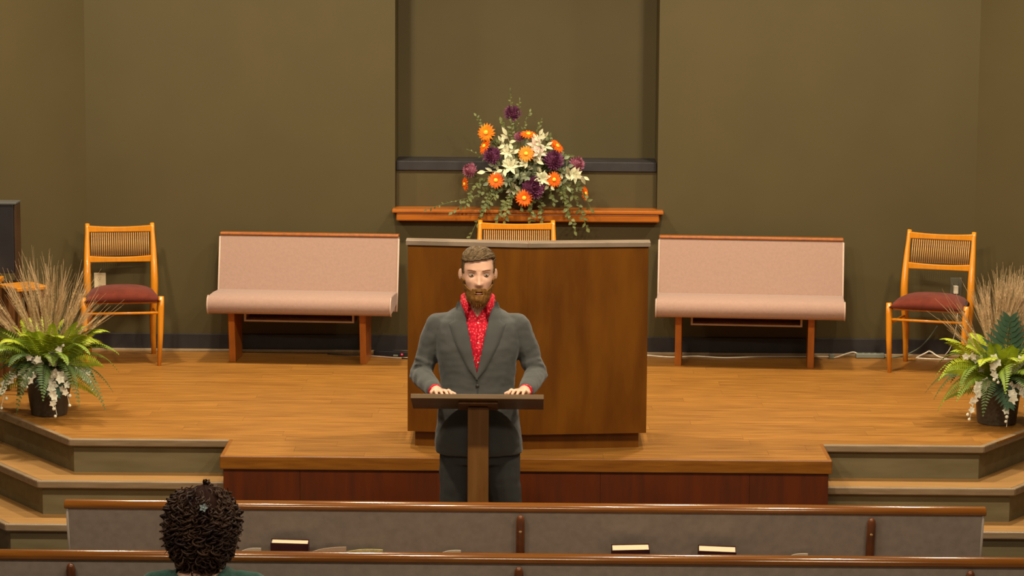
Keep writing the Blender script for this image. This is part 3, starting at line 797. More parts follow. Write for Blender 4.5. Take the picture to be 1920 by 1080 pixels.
def beard_th(p):
    t = 0.002 + 0.010*max(0, min(1, (-0.072-p.z)/0.03))
    if p.z > -0.075: t = 0.0025
    if abs(p.x) < 0.03 and p.z > -0.075: t = 0.005
    return t
def beard_ext(p):
    k = max(0, min(1, (-0.095-p.z)/0.03))
    return Vector((0, -0.004*k, -0.014*k))
scalp_shell('beard', 'beard', beard_in, beard_th, seed=5, amp=0.0009, extra=beard_ext)
def on_head(p, off):
    nn = Vector((p.x/0.075**2, p.y/0.095**2, p.z/0.118**2)).normalized()
    return HO + hq @ (p + nn*off)
src_ = MB(); head_grid(src_, (0, 0, 0), 0, 1.0, False)
bvh_h = BVHTree.FromPolygons(src_.v, src_.f)
def snap(p): return bvh_h.find_nearest(p)[0]
rr = random.Random(31); m = MB(); k = 0
while k < 330:                                   # combed strands, swept back and to one side
    p = snap(Vector((rr.uniform(-0.078, 0.078), rr.uniform(-0.095, 0.05), rr.uniform(0.02, 0.115))))
    if not hair_in(p): continue
    k += 1; pts = []; q0 = p.copy(); side_ = abs(p.x) > 0.062 and p.z < 0.075
    for i in range(7):
        pts.append(on_head(q0, hair_th(q0) + 0.0012))
        d_ = Vector((0.15*math.copysign(1, q0.x), 0.3, -1)) if side_ else Vector((0.55, 0.8, 0.05))
        q0 = snap(q0 + d_.normalized()*(0.0035 if side_ else 0.007))
        if not hair_in(q0): break
    if len(pts) > 2: m.tube(pts, [0.0013]*(len(pts)-1)+[0.0005], 4, False)
m.build('hair_strands', 'hair_man', person, norm=False)['kind'] = 'stuff'
m = MB(); k = 0
while k < 420:
    p = snap(Vector((rr.uniform(-0.075, 0.075), rr.uniform(-0.095, 0.0), rr.uniform(-0.127, -0.02))))
    if not beard_in(p) or p.y > 0.0: continue
    k += 1
    a_ = on_head(p, beard_th(p)-0.001) + hq @ beard_ext(p); nn = (a_ - HO - Vector((0, 0, -0.04))).normalized()
    b_ = a_ + nn*0.005 + Vector((0, 0, -0.007)); c_ = b_ + nn*0.001 + Vector((rr.uniform(-0.002, 0.002), 0, -0.007))
    m.tube([a_, b_, c_], [0.0011, 0.0010, 0.0004], 4, False)
m.build('beard_strands', 'beard', person, norm=False)['kind'] = 'stuff'
# jacket
jk = MB()
jk.loft([(0.768, 0.010, 0.0, 0.203, 0.135, 0.130), (0.782, 0.010, 0.0, 0.207, 0.140, 0.135), (0.82, 0.008, 0.0, 0.206, 0.140, 0.135), (0.95, 0.004, -0.002, 0.192, 0.134, 0.128), (1.09, 0.0, -0.002, 0.174, 0.128, 0.125), (1.18, 0, 0.0, 0.182, 0.131, 0.13), (1.27, 0, 0.004, 0.198, 0.131, 0.135), (1.34, 0, 0.010, 0.202, 0.120, 0.13),
         (1.39, 0, 0.014, 0.192, 0.104, 0.115), (1.425, 0, 0.018, 0.142, 0.088, 0.10), (1.455, 0, 0.020, 0.095, 0.074, 0.085), (1.485, 0, 0.022, 0.076, 0.066, 0.07), (1.505, 0, 0.024, 0.070, 0.060, 0.062)], 48)
for s in (-1, 1):
    sh, el, wr = ARM[s]
    sh = Vector(sh); el = Vector(el); wr = Vector(wr)
    up_ = [sh.lerp(el, t) for t in (0, 0.25, 0.5, 0.75, 1.0)]
    jk.chain([(s*0.150, 0.018, 1.378), (s*0.188, 0.018, 1.366)] + up_[1:], [0.050, 0.058, 0.060, 0.056, 0.052, 0.050])
    fo = [el.lerp(wr, t) for t in (0, 0.3, 0.6, 0.93)]
    jk.chain(fo, [0.050, 0.050, 0.046, 0.040])
    # folds gathered at the elbow
    for k in range(4):
        c = sh.lerp(el, 0.70+0.1*k); d = (el-sh).normalized()
        ring = [c + Vector((0.0, -0.056*math.cos(a)+0.0, 0.012*math.sin(2*a+k))) + Vector((s*0.054*math.sin(a), 0, 0)) for a in [R(-60+i*24) for i in range(7)]]
        jk.tube(ring, [0.002, 0.006, 0.008, 0.009, 0.008, 0.006, 0.002], 8)
jme = smooth_mesh(jk, 0.006, 6, 0.5)
from mathutils import noise
def cloth(me, amp, f, elbows=()):
    nrm = [v.normal.copy() for v in me.vertices]
    for v, vn in zip(me.vertices, nrm):
        p = v.co.copy(); a = amp
        for e in elbows:
            a += 0.0055*math.exp(-((p-Vector(e)).length/0.09)**2)
        v.co = p + vn*a*(noise.noise(Vector((p.x*f, p.y*f, p.z*f*1.3))) + 0.5*noise.noise(Vector((p.x*f*2.1+5, p.y*f*2.1, p.z*f*3.2))))
    me.update()
cloth(jme, 0.0035, 14, [ARM[-1][1], ARM[1][1]])
bvh_j = BVHTree.FromPolygons([v.co[:] for v in jme.vertices], [p.vertices[:] for p in jme.polygons])
def front(bv, x, z, dflt=0.0):
    h = bv.ray_cast(Vector((x, -1.5, z)), Vector((0, 1, 0)))
    return h[0].y if h[0] is not None else dflt
# the open V at the chest
def vhalf(z):
    pts = [(1.135, -0.004), (1.20, 0.013), (1.30, 0.033), (1.40, 0.054), (1.47, 0.070), (1.60, 0.080)]
    if z < pts[0][0]: return -1
    for i in range(len(pts)-1):
        if pts[i][0] <= z <= pts[i+1][0]:
            t = (z-pts[i][0])/(pts[i+1][0]-pts[i][0]); return pts[i][1]+(pts[i+1][1]-pts[i][1])*t
    return 0.08
bm = bmesh.new(); bm.from_mesh(jme)
dead = [f for f in bm.faces if f.calc_center_median().y < 0.0 and abs(f.calc_center_median().x) < vhalf(f.calc_center_median().z)-0.004]
dead += [f for f in bm.faces if f.calc_center_median().z > 1.495]
bmesh.ops.delete(bm, geom=list(set(dead)), context='FACES'); bm.to_mesh(jme); bm.free()
jacket = link('jacket', jme, 'suit', person)
tag(jacket, 'grey suit jacket, one button done up')
for s in (-1, 1):
    m = MB(); n, k = 26, 6; vs = []; fs = []
    inner = lambda z: vhalf(z)-0.003
    def outer(z):
        pts = [(1.135, 0.002), (1.18, 0.040), (1.30, 0.100), (1.392, 0.132), (1.398, 0.108), (1.44, 0.108), (1.50, 0.088)]
        for i in range(len(pts)-1):
            if pts[i][0] <= z <= pts[i+1][0]:
                t = (z-pts[i][0])/(pts[i+1][0]-pts[i][0]); return pts[i][1]+(pts[i+1][1]-pts[i][1])*t
        return pts[-1][1]
    zs = [1.136+(1.482-1.136)*i/n for i in range(n+1)]
    for layer in (0, 1):
        for z in zs:
            for j in range(k+1):
                u = j/k; x = s*(inner(z)+(outer(z)-inner(z))*u)
                yf = front(bvh_j, x, z) - (0.004+0.006*(1-abs(2*u-1)**4)) * (1 if layer == 0 else 0.0) - (0.0 if layer == 0 else -0.004)
                vs.append((x, yf, z))
    N = (n+1)*(k+1)
    for i in range(n):
        for j in range(k):
            a = i*(k+1)+j; fs.append((a, a+1, a+k+2, a+k+1)); fs.append((N+a, N+a+k+1, N+a+k+2, N+a+1))
        a = i*(k+1); fs.append((a, a+k+1, N+a+k+1, N+a)); a = i*(k+1)+k; fs.append((a, N+a, N+a+k+1, a+k+1))
    m.add(vs, fs, True); m.build('lapel', 'suit', jacket)
# jacket collar around the back of the neck
m = MB(); pts = []
for i in range(17):
    a = R(-20+i*220/16); pts.append((0.074*math.cos(a), 0.020+0.062*math.sin(a), 1.482+0.012*math.sin(a)))
m.tube(pts, [0.007]+[0.010]*15+[0.007], 8, sx=1.0); m.build('collar', 'suit', jacket)
yb = front(bvh_j, 0.002, 1.104); m = MB(); m.ball((0.003, yb-0.003, 1.104), (0.0085, 0.004, 0.0085), 12, 6); m.build('button', 'button_dark', jacket)
# front closing edge of the jacket below the button
m = MB(); m.tube([(0.004+0.018*max(0, (1.12-z)/0.37)**2, front(bvh_j, 0.004, z)-0.001, z) for z in [1.14-0.02*i for i in range(19)]], 0.0028, 6); m.build('front_edge', 'suit_dark', jacket)
# shirt
sh_ = MB()
sh_.loft([(1.05, 0, 0.0, 0.150, 0.112, 0.10), (1.15, 0, 0.0, 0.155, 0.117, 0.10), (1.27, 0, 0.004, 0.160, 0.117, 0.11), (1.34, 0, 0.010, 0.155, 0.108, 0.10), (1.385, 0, 0.014, 0.13, 0.096, 0.095), (1.42, 0, 0.018, 0.108, 0.084, 0.085), (1.455, 0, 0.020, 0.088, 0.074, 0.075), (1.478, 0, 0.02, 0.078, 0.070, 0.070)], 48)
sme_ = smooth_mesh(sh_, 0.006, 2, 0.4)
bvh_s = BVHTree.FromPolygons([v.co[:] for v in sme_.vertices], [p.vertices[:] for p in sme_.polygons])
bm = bmesh.new(); bm.from_mesh(sme_)
dead = [f for f in bm.faces if f.calc_center_median().z > 1.472 or (f.calc_center_median().y < 0.0 and abs(f.calc_center_median().x) < 0.75*(f.calc_center_median().z-1.418))]
bmesh.ops.delete(bm, geom=dead, context='FACES'); bm.to_mesh(sme_); bm.free()
shirt = link('shirt', sme_, 'shirt_red', person); tag(shirt, 'red shirt with a fine speckled print')
m = MB(); m.ball((0, -0.050, 1.435), (0.045, 0.035, 0.045), 16, 10); 
for s in (-1, 1):                              # collar stand and pointed flaps
    m = MB(); n = 10; vs = []; fs = []
    for i in range(n+1):
        u = i/n; a = R(-62+u*152) if s > 0 else R(-118-u*152)
        rx, ry = 0.070, 0.066
        x0_, y0_ = rx*math.cos(a), 0.008+ry*math.sin(a)
        low = 1.452 + 0.010*u; hi = 1.497+0.022*min(1, u*1.6)
        drop = (1.0-min(1, u*2.4))                    # flap point at the front
        xo, yo = x0_*(1.14+0.10*drop), 0.008+(y0_-0.008)*1.10
        vs += [(x0_, y0_, low), (x0_, y0_, hi), (xo, yo-0.004, hi-0.003), (xo+s*0.006*drop, yo-0.022*drop, low-0.006-0.040*drop)]
    for i in range(n):
        for j in range(3): fs.append((i*4+j, i*4+j+1, i*4+4+j+1, i*4+4+j))
    m.add(vs, fs, True); cl = m.build('collar', 'shirt_red', shirt)
    sd_ = cl.modifiers.new('solid', 'SOLIDIFY'); sd_.thickness = 0.003
for z in (1.392, 1.302, 1.212):
    m = MB(); m.ball((0.004, front(bvh_s, 0.004, z)-0.001, z), (0.0045, 0.002, 0.0045), 10, 6); m.build('button', 'paper_white', shirt)
m = MB(); m.tube([(0.001, front(bvh_s, 0.001, z)-0.0005, z) for z in [1.42-0.02*i for i in range(15)]], 0.0022, 6); m.build('placket', 'shirt_red', shirt)
for s in (-1, 1):                              # shirt cuffs
    sh, el, wr = ARM[s]; a = Vector(el).lerp(Vector(wr), 0.98); b_ = Vector(el).lerp(Vector(wr), 1.05)
    m = MB(); m.tube([a, b_], [0.033, 0.031], 16); m.build('cuff', 'shirt_red', shirt)
# trousers and shoes
tr = MB()
tr.loft([(0.72, 0.015, 0.004, 0.175, 0.112, 0.115), (0.80, 0.012, 0.004, 0.190, 0.122, 0.127), (0.90, 0.01, 0.0, 0.180, 0.115, 0.12), (1.00, 0, 0, 0.162, 0.11, 0.112)], 40)
for s in (-1, 1):
    hip, kn, an = LEG[s]
    tr.chain([(0.012+s*0.098, 0.005, 0.80), (0.014+s*0.102, 0.0, 0.66), kn, (an[0], an[1], 0.25), (an[0], an[1], 0.10)], [0.094, 0.090, 0.073, 0.068, 0.064])
tme = smooth_mesh(tr, 0.007, 5, 0.5); cloth(tme, 0.004, 11); link('trousers', tme, 'suit_dark', person)
for s in (-1, 1):
    an = LEG[s][2]
    m = MB(); m.loft([(0.0, an[0]+s*0.01, an[1]-0.055, 0.048, 0.115, 0.095), (0.02, an[0]+s*0.01, an[1]-0.055, 0.050, 0.120, 0.098), (0.055, an[0]+s*0.008, an[1]-0.045, 0.046, 0.095, 0.088), (0.09, an[0], an[1]-0.01, 0.044, 0.05, 0.055), (0.11, an[0], an[1], 0.043, 0.045, 0.045)], 20); m.build('shoe', 'button_dark', person)

# ------------------------------------------------------------------ the seated woman
wo = MB()
WX, WY = -1.150, 9.36
WH = Vector((0.024, 0.035, 1.108))
head_grid(wo, WH, R(180-34), 0.89, True)
wo.capsule((0, 0.0, 0.91), (0.02, 0.02, 1.03), 0.055, 0.052, 18)
wo.loft([(0.47, 0, 0.03, 0.17, 0.11, 0.11), (0.6, 0, 0.02, 0.145, 0.10, 0.10), (0.75, 0, 0.0, 0.15, 0.09, 0.11), (0.86, 0, -0.01, 0.165, 0.08, 0.09), (0.91, 0, -0.01, 0.12, 0.065, 0.07), (0.94, 0, -0.01, 0.06, 0.05, 0.05)])
for s in (-1, 1):
    wo.chain([(s*0.170, -0.01, 0.875), (s*0.215, 0.04, 0.62), (s*0.10, 0.24, 0.585)], [0.045, 0.037, 0.027])
    w_ = Vector((s*0.10, 0.24, 0.585)); fd = Vector((-s*0.5, 0.85, -0.05)).normalized(); sd = Vector((fd.y, -fd.x, 0))
    wo.ball(w_+fd*0.045, (0.036, 0.045, 0.017), 14, 8, Matrix.Rotation(math.atan2(fd.y, fd.x)-PI/2, 3, 'Z'))
    for i, L in enumerate((0.058, 0.068, 0.064, 0.05)):
        k0 = w_+fd*0.075+sd*(0.026-0.0175*i); k1 = k0+fd*L*0.5+Vector((0, 0, 0.004)); k2 = k1+fd*L*0.45+Vector((0, 0, -0.012)); wo.chain([k0, k1, k2], [0.0085, 0.008, 0.0065], 8)
    t0 = w_+fd*0.03+sd*(-s)*0.025; wo.chain([t0, t0+(fd*0.6-sd*s*0.8)*0.035, t0+(fd*1.3-sd*s*0.9)*0.035], [0.012, 0.009, 0.007], 8)
    wo.chain([(s*0.09, 0.05, 0.525), (s*0.11, 0.46, 0.53), (s*0.11, 0.40, 0.09)], [0.080, 0.058, 0.040])
    wo.capsule((s*0.11, 0.39, 0.05), (s*0.12, 0.53, 0.035), 0.034, 0.028)
wme = smooth_mesh(wo, 0.0045, 2, 0.4)
woman = link('person', wme, 'skin'); woman.location = (WX, WY, 0)
tag(woman, 'seated woman seen from behind, dark curly hair and green top', 'person')
sw = MB()
sw.loft([(0.46, 0, 0.03, 0.185, 0.125, 0.125), (0.6, 0, 0.02, 0.165, 0.118, 0.12), (0.75, 0, 0.0, 0.172, 0.108, 0.125), (0.85, 0, -0.01, 0.185, 0.095, 0.105), (0.895, 0, -0.01, 0.165, 0.085, 0.09), (0.925, 0, -0.005, 0.115, 0.075, 0.075), (0.938, 0, 0.0, 0.09, 0.06, 0.055)], 40)
for s in (-1, 1):
    sw.chain([(s*0.13, -0.01, 0.888), (s*0.180, -0.008, 0.872), (s*0.218, 0.04, 0.62), (s*0.115, 0.225, 0.588)], [0.046, 0.054, 0.052, 0.040])
swm = smooth_mesh(sw, 0.006, 6, 0.5)
bm = bmesh.new(); bm.from_mesh(swm)
bmesh.ops.delete(bm, geom=[f for f in bm.faces if (f.calc_center_median() - Vector((-0.015, -0.02, 0.955))).length < 0.088], context='FACES'); bm.to_mesh(swm); bm.free()
link('green_top', swm, 'green_knit', woman)
sk = MB()
sk.loft([(0.37, 0, 0.20, 0.20, 0.15, 0.20), (0.44, 0, 0.17, 0.205, 0.24, 0.33), (0.53, 0, 0.16, 0.205, 0.24, 0.36), (0.60, 0, 0.14, 0.19, 0.22, 0.33), (0.63, 0, 0.10, 0.16, 0.17, 0.20)], 32)
for s in (-1, 1):
    m = MB(); m.loft([(0.0, s*0.115, 0.45, 0.045, 0.085, 0.115), (0.03, s*0.115, 0.45, 0.045, 0.085, 0.11), (0.08, s*0.11, 0.41, 0.042, 0.045, 0.06)], 18); m.build('shoe', 'button_dark', woman)
    m = MB(); m.chain([(s*0.09, 0.06, 0.53), (s*0.11, 0.465, 0.535), (s*0.11, 0.40, 0.10)], [0.087, 0.066, 0.055]); link('trouser_leg', smooth_mesh(m, 0.009, 3), 'suit_dark', woman)
# curly hair: a full mass plus separate ringlets
def hair_r(d):
    # radius of the hair mass in direction d around the head centre
    a = math.atan2(d.x, -d.y)
    r = 1/math.sqrt((d.x/(0.116 if d.x > 0 else 0.142))**2 + (d.y/0.128)**2 + (d.z/(0.150 if d.z > 0 else 0.178))**2)
    return r
HC = Vector((0.004, 0.010, 1.094))
def hair_ok(d):
    # keep the face (turned away and to the right) free
    fdir = Vector((math.sin(R(36)), math.cos(R(36)), -0.15)).normalized()
    return d.z > 0.22 or d.angle(fdir) > R(60)
m = MB(); seg, rg_ = 40, 30; vs = []; keep = []
for i in range(rg_+1):
    ph = -PI/2+PI*i/rg_
    for k in range(seg):
        a = 2*PI*k/seg; d = Vector((math.cos(ph)*math.cos(a), math.cos(ph)*math.sin(a), math.sin(ph)))
        d2 = d if d.length > 0 else Vector((0, 0, 1))
        vs.append(HC + d2*hair_r(d2)*0.93*(1+0.03*math.sin(9*a+5*ph)+0.02*math.sin(17*a-11*ph))); keep.append(hair_ok(d2) and d2.z > -0.96)
fs = [(i*seg+k, i*seg+(k+1) % seg, (i+1)*seg+(k+1) % seg, (i+1)*seg+k) for i in range(rg_) for k in range(seg)]
fs = [f for f in fs if all(keep[j] for j in f)]
m.add(vs, fs, True); hm = m.build('hair', 'hair_woman', woman, norm=False)
sd_ = hm.modifiers.new('solid', 'SOLIDIFY'); sd_.thickness = 0.02; sd_.offset = -1
rr = random.Random(11); m = MB(); cnt = 0
while cnt < 760:
    d = Vector((rr.gauss(0, 1), rr.gauss(0, 1), rr.gauss(0, 1))).normalized()
    if d.z < -0.85 or not hair_ok(d): continue
    if d.y > 0.85 and d.z < 0.2: continue
    cnt += 1; hw_ = rr.uniform(0.0016, 0.0042)
    a = math.atan2(d.y, d.x); ph = math.asin(d.z)
    L = rr.uniform(0.05, 0.14); rad = rr.uniform(0.006, 0.015)*(0.5 if d.z > 0.7 else 1.0); tw = rr.choice((-1, 1))*rr.uniform(130, 260); p0 = rr.random()*6.28
    n = 28; pts = []; layer = rr.uniform(0.88, 1.03) if cnt % 7 else rr.uniform(1.03, 1.10); drift = rr.uniform(-0.9, 0.9)
    for i in range(n):
        t = i/(n-1)*L
        ph2 = max(ph - t/0.15, -1.25); aa = a + drift*t/0.15
        dd = Vector((math.cos(ph2)*math.cos(aa), math.cos(ph2)*math.sin(aa), math.sin(ph2)))
        c = HC + dd*hair_r(dd)*layer
        e1 = Vector((-math.sin(aa), math.cos(aa), 0)); e2 = dd
        pts.append(c + (e1*math.cos(t*tw+p0) + e2*math.sin(t*tw+p0))*rad*min(1, 0.3+i/6))
    m.tube(pts, [0.0008+hw_*math.sin(PI*min(1, 0.15+0.85*i/(n-1))) for i in range(n)], 5, False)
co = m.build('curls', 'hair_curl', woman, norm=False); co['kind'] = 'stuff'
m = MB()
for k in range(5):
    a = 2*PI*k/5; m.leaf((0.014, -0.118, 1.186), (math.cos(a), -0.25, math.sin(a)), (0, -1, 0.2), 0.017, 0.011, 0.1, 0.2)
m.ball((0.014, -0.122, 1.186), 0.004, 8, 6)
m.build('hair_clip', 'clip', woman)
q_ = Matrix.Rotation(R(-34), 3, 'Z')
m = MB(); m.tube([WH + q_ @ Vector((0.072, -0.006, 0.002)), WH + q_ @ Vector((0.074, 0.044, 0.004)), WH + q_ @ Vector((0.069, 0.094, 0.002))], 0.0022, 6)
m.tube([WH + q_ @ Vector((x, 0.088+0.006*math.cos(x*20), 0.002)) for x in (0.069, 0.05, 0.02, 0, -0.02, -0.05, -0.072)], 0.0022, 6); m.build('glasses', 'glasses', woman)

# ------------------------------------------------------------------ flower arrangement on the sill
FX, FY, FZ = -0.012, 16.598, 1.4585
fa = thing('flower_arrangement', 'tall arrangement of orange and purple flowers with pale leaves on the niche sill', 'flowers', (FX, FY, FZ))
U = 1/301.0
def FP(px, py, dy):           # arrangement layout: sideways and upward offsets from the vase foot, dy toward the room
    return Vector(((px-985)*U, -dy, (389-py)*U - 0.112*dy))
m = MB(); m.lathe([(0.075, 0), (0.085, 0.01), (0.095, 0.04), (0.115, 0.085), (0.118, 0.095), (0.105, 0.095), (0.10, 0.08)], 0, 0, 28, sx=1.0, sy=0.75); m.build('vase', 'vase_dark', fa)
CEN = Vector((0, -0.01, 0.10))
def stem(parent, p, mat='vine_leaf', r=0.0025, name='stem'):
    m = MB(); m.tube(bez(CEN, CEN.lerp(p, 0.5)+Vector((0, 0, 0.03)), p, 6), r, 5); return m.build(name, mat, parent)
def gerbera(px, py, dia, dy, facing, mat):
    p = FP(px, py, dy); d = Vector(facing).normalized()
    q = Vector((0, 0, 1)).rotation_difference(d).to_matrix()
    r = dia*0.5*U*1.10
    e = thing_part('gerbera', fa)
    m = MB(); rr_ = random.Random(px)
    for ring, (n, L, lift) in enumerate(((17, 1.0, 0.12), (15, 0.80, 0.30))):
        for k in range(n):
            a = 2*PI*(k+0.5*ring)/n + rr_.uniform(-0.06, 0.06)
            dd = Vector((math.cos(a), math.sin(a), lift+rr_.uniform(-0.08, 0.08)))
            m.leaf(p + q @ (Vector((math.cos(a), math.sin(a), 0))*r*0.18), q @ dd, q @ Vector((0, 0, 1)), r*0.84*L, r*0.30, 0.22, 0.12, 3)
    m.build('petals', mat, e, norm=False)
    m = MB(); m.ball(p + q @ Vector((0, 0, r*0.10)), (r*0.25, r*0.25, r*0.14), 14, 8, q); m.build('flower_eye', 'gerbera_eye', e)
    m = MB(); m.tube(bez(CEN, CEN.lerp(p, 0.6)+Vector((0, 0.0, 0.04)), p - d*0.004, 6), 0.0025, 5); m.build('stem', 'vine_leaf', e)
for px, py, dia, dy, fc, mt in ((909, 241, 33, 0.085, (-0.45, -1, 0.15), 'gerbera_light'), (906, 267, 30, 0.08, (-0.9, -0.5, 0.45), 'gerbera'), (984, 275, 29, 0.17, (-0.1, -1, 0.3), 'gerbera_light'),
                                (988, 243, 32, 0.10, (0.1, -0.35, 1.0), 'gerbera'), (1042, 266, 30, 0.08, (0.75, -0.5, 0.75), 'gerbera'), (928, 325, 29, 0.17, (-0.15, -1, 0.15), 'gerbera'),
                                (1036, 323, 29, 0.17, (0.45, -1, 0.1), 'gerbera'), (981, 356, 31, 0.20, (0.0, -1, 0.05), 'gerbera'), (870, 337, 26, 0.10, (-1, -0.42, -0.05), 'gerbera'), (1095, 353, 26, 0.10, (1, -0.5, 0.2), 'gerbera')):
    gerbera(px, py, dia, dy, fc, mt)
def mum(px, py, dia, dy, mat):
    p = FP(px, py, dy); r = dia*0.5*U*1.15; rr_ = random.Random(px*3)
    e = thing_part('chrysanthemum', fa)
    ax = (p-CEN).normalized(); ax = (ax+Vector((0, -0.8, 0))).normalized()
    m = MB()
    for k in range(95):
        z = 1-1.55*(k+0.5)/95; a = k*2.39996; s_ = math.sqrt(max(0, 1-z*z))
        d = Vector((s_*math.cos(a), s_*math.sin(a), z)); d = Vector((0, 0, 1)).rotation_difference(ax).to_matrix() @ d
        rad = r*rr_.uniform(0.85, 1.05)
        m.leaf(p + d*rad*0.35, d + ax*0.25, d.cross(ax).cross(d) if d.cross(ax).length > 1e-3 else Vector((1, 0, 0)), rad*0.65, r*0.26, -0.35, 0.4, 3)
    m.ball(p, r*0.55, 10, 8); m.build('petals', mat, e, norm=False)
    m = MB(); m.tube(bez(CEN, CEN.lerp(p, 0.6)+Vector((0, 0.0, 0.04)), p, 6), 0.003, 5); m.build('stem', 'vine_leaf', e)
for px, py, dia, dy, mt in ((958, 210, 33, 0.02, 'mum_purple'), (921, 283, 34, 0.11, 'mum_purple'), (1034, 291, 38, 0.12, 'mum_purple'), (880, 312, 28, 0.09, 'mum_pink'), (1078, 299, 29, 0.09, 'mum_pink'), (998, 339, 42, 0.16, 'mum_purple'), (971, 249, 20, 0.09, 'mum_pink')):
    mum(px, py, dia, dy, mt)
def sprig(px0, py0, px1, py1, dy0, dy1, nl, L, Wd, mat, seed, name, droop=0.0):
    a = FP(px0, py0, dy0); b_ = FP(px1, py1, dy1); rr_ = random.Random(seed)
    mid = a.lerp(b_, 0.5) + Vector((0, -0.02, 0.02+droop))
    pts = bez(a, mid, b_, 10); m = MB(); m.tube(pts, 0.0016, 4, False)
    for k in range(nl):
        t = 0.15+0.85*k/max(1, nl-1); i = min(9, int(t*10)); p = pts[i].lerp(pts[i+1], min(1, t*10-i)); tg = (pts[i+1]-pts[i]).normalized()
        ang = rr_.uniform(0, 6.28) if k < nl-1 else 0
        o1 = tg.orthogonal().normalized(); o2 = tg.cross(o1)
        out = o1*math.cos(ang+k*2.4)+o2*math.sin(ang+k*2.4)
        d = (tg*rr_.uniform(0.2, 0.8) + out*(0.9 if k < nl-1 else 0.1)).normalized()
        m.leaf(p, d, Vector((rr_.uniform(-0.6, 0.6), -1, rr_.uniform(-0.1, 0.7))), L*rr_.uniform(0.75, 1.15), Wd*rr_.uniform(0.8, 1.15), rr_.uniform(-0.1, 0.3), 0.25, 4)
    return m.build(name, mat, fa, norm=False)
sd0 = 100
for a in ((965, 300, 938, 252, 9, 'p'), (965, 300, 948, 240, 7, 'p'), (990, 290, 1008, 240, 9, 'p'), (1000, 290, 1018, 245, 8, 'p'), (1000, 295, 1022, 262, 8, 'p'), (965, 300, 945, 268, 7, 'p'), (975, 310, 952, 290, 9, 'p'), (975, 310, 940, 305, 8, 'p'),
          (985, 310, 985, 290, 9, 'p'), (995, 310, 1005, 285, 8, 'p'), (960, 320, 908, 312, 8, 'p'), (965, 315, 925, 300, 7, 's'), (1005, 320, 1015, 312, 8, 'p'), (1005, 325, 1030, 335, 7, 'p'), (1040, 320, 1078, 315, 9, 'p'), (1050, 325, 1092, 318, 8, 'p'), (1045, 315, 1062, 300, 7, 's'),
          (970, 335, 955, 352, 7, 'p'), (1000, 335, 1008, 350, 6, 'p'), (975, 325, 970, 312, 9, 's'), (985, 330, 985, 318, 9, 's'), (1000, 335, 1020, 330, 8, 's'), (960, 335, 945, 330, 8, 's'), (990, 330, 960, 325, 8, 's'), (985, 310, 985, 262, 8, 's'), (965, 310, 915, 330, 7, 's'), (1030, 325, 1060, 335, 8, 's')):
    sd0 += 1
    pale = a[5] == 'p'
    sprig(a[0], a[1], a[2], a[3], 0.06, 0.15+0.03*math.sin(sd0), a[4], 0.054 if pale else 0.046, 0.023 if pale else 0.024, 'pale_leaf' if pale else 'sage_leaf', sd0, 'pale_leaf_sprig' if pale else 'sage_leaf_sprig')
for (px, py, dy, s_) in ((1001, 262, 0.13, 1.0), (1008, 275, 0.14, 0.9), (955, 300, 0.16, 1.0), (1015, 322, 0.17, 1.0), (1076, 318, 0.13, 0.9), (948, 275, 0.14, 0.8)):
    e = MB(); p = FP(px, py, dy)
    for k in range(6):
        a = 2*PI*k/6+px; e.leaf(p, (math.cos(a), -0.7, math.sin(a)+0.25), (0, -1, 0.3), 0.056*s_, 0.026*s_, 0.35, 0.3, 4)
    e.build('lily', 'lily_pink' if px in (1001, 1008) else 'pale_leaf', fa, norm=False)
for (x0, y0, x1, y1, nl, L, Wd, dr) in ((955, 340, 848, 384, 20, 0.036, 0.020, 0.06), (950, 345, 905, 385, 20, 0.034, 0.020, 0.05), (960, 350, 945, 404, 24, 0.034, 0.020, 0.03), (962, 352, 932, 398, 20, 0.034, 0.020, 0.04), (1000, 350, 993, 406, 24, 0.034, 0.020, 0.03), (1010, 352, 1014, 398, 20, 0.034, 0.020, 0.04),
        (1040, 335, 1075, 418, 26, 0.036, 0.021, 0.06), (1050, 330, 1098, 412, 26, 0.036, 0.021, 0.07), (1045, 335, 1062, 380, 18, 0.036, 0.021, 0.04), (1060, 325, 1105, 375, 18, 0.034, 0.020, 0.05), (940, 340, 878, 438, 18, 0.026, 0.013, 0.08), (925, 345, 895, 405, 16, 0.03, 0.018, 0.06), (920, 355, 800, 379, 14, 0.022, 0.010, 0.0), (905, 330, 872, 372, 14, 0.03, 0.017, 0.04),
        (950, 330, 975, 375, 18, 0.034, 0.020, 0.03), (1020, 330, 1035, 365, 16, 0.034, 0.02, 0.03)):
    sd0 += 1; sprig(x0, y0, x1, y1, 0.10, 0.185, nl, L, Wd, 'vine_leaf', sd0, 'trailing_vine', dr)
for (x0, y0, x1, y1, nl, L, Wd) in ((958, 260, 953, 163, 16, 0.020, 0.011), (965, 250, 971, 182, 12, 0.018, 0.010), (975, 250, 990, 204, 12, 0.022, 0.013), (930, 270, 890, 212, 14, 0.026, 0.014), (1000, 260, 1011, 220, 8, 0.024, 0.014), (950, 255, 938, 222, 6, 0.04, 0.02), (930, 280, 920, 250, 12, 0.034, 0.018), (1020, 280, 1028, 250, 10, 0.03, 0.02), (910, 300, 875, 275, 5, 0.016, 0.008), (945, 300, 930, 262, 14, 0.034, 0.019), (960, 270, 955, 222, 12, 0.03, 0.015), (1040, 300, 1065, 285, 10, 0.036, 0.02)):
    sd0 += 1; sprig(x0, y0, x1, y1, 0.02, 0.06, nl, L, Wd, 'vine_leaf', sd0, 'leaf_sprig')
for k in range(44):
    a = rr.uniform(-0.25, PI+0.25); rad = rr.uniform(30, 85)
    sd0 += 1; sprig(985, 345, 985+rad*math.cos(a)*1.1, 338-rad*math.sin(a)*0.9, 0.02, 0.08, 13, 0.046, 0.027, 'vine_leaf' if k % 3 else 'sage_leaf', sd0, 'leaf_sprig')

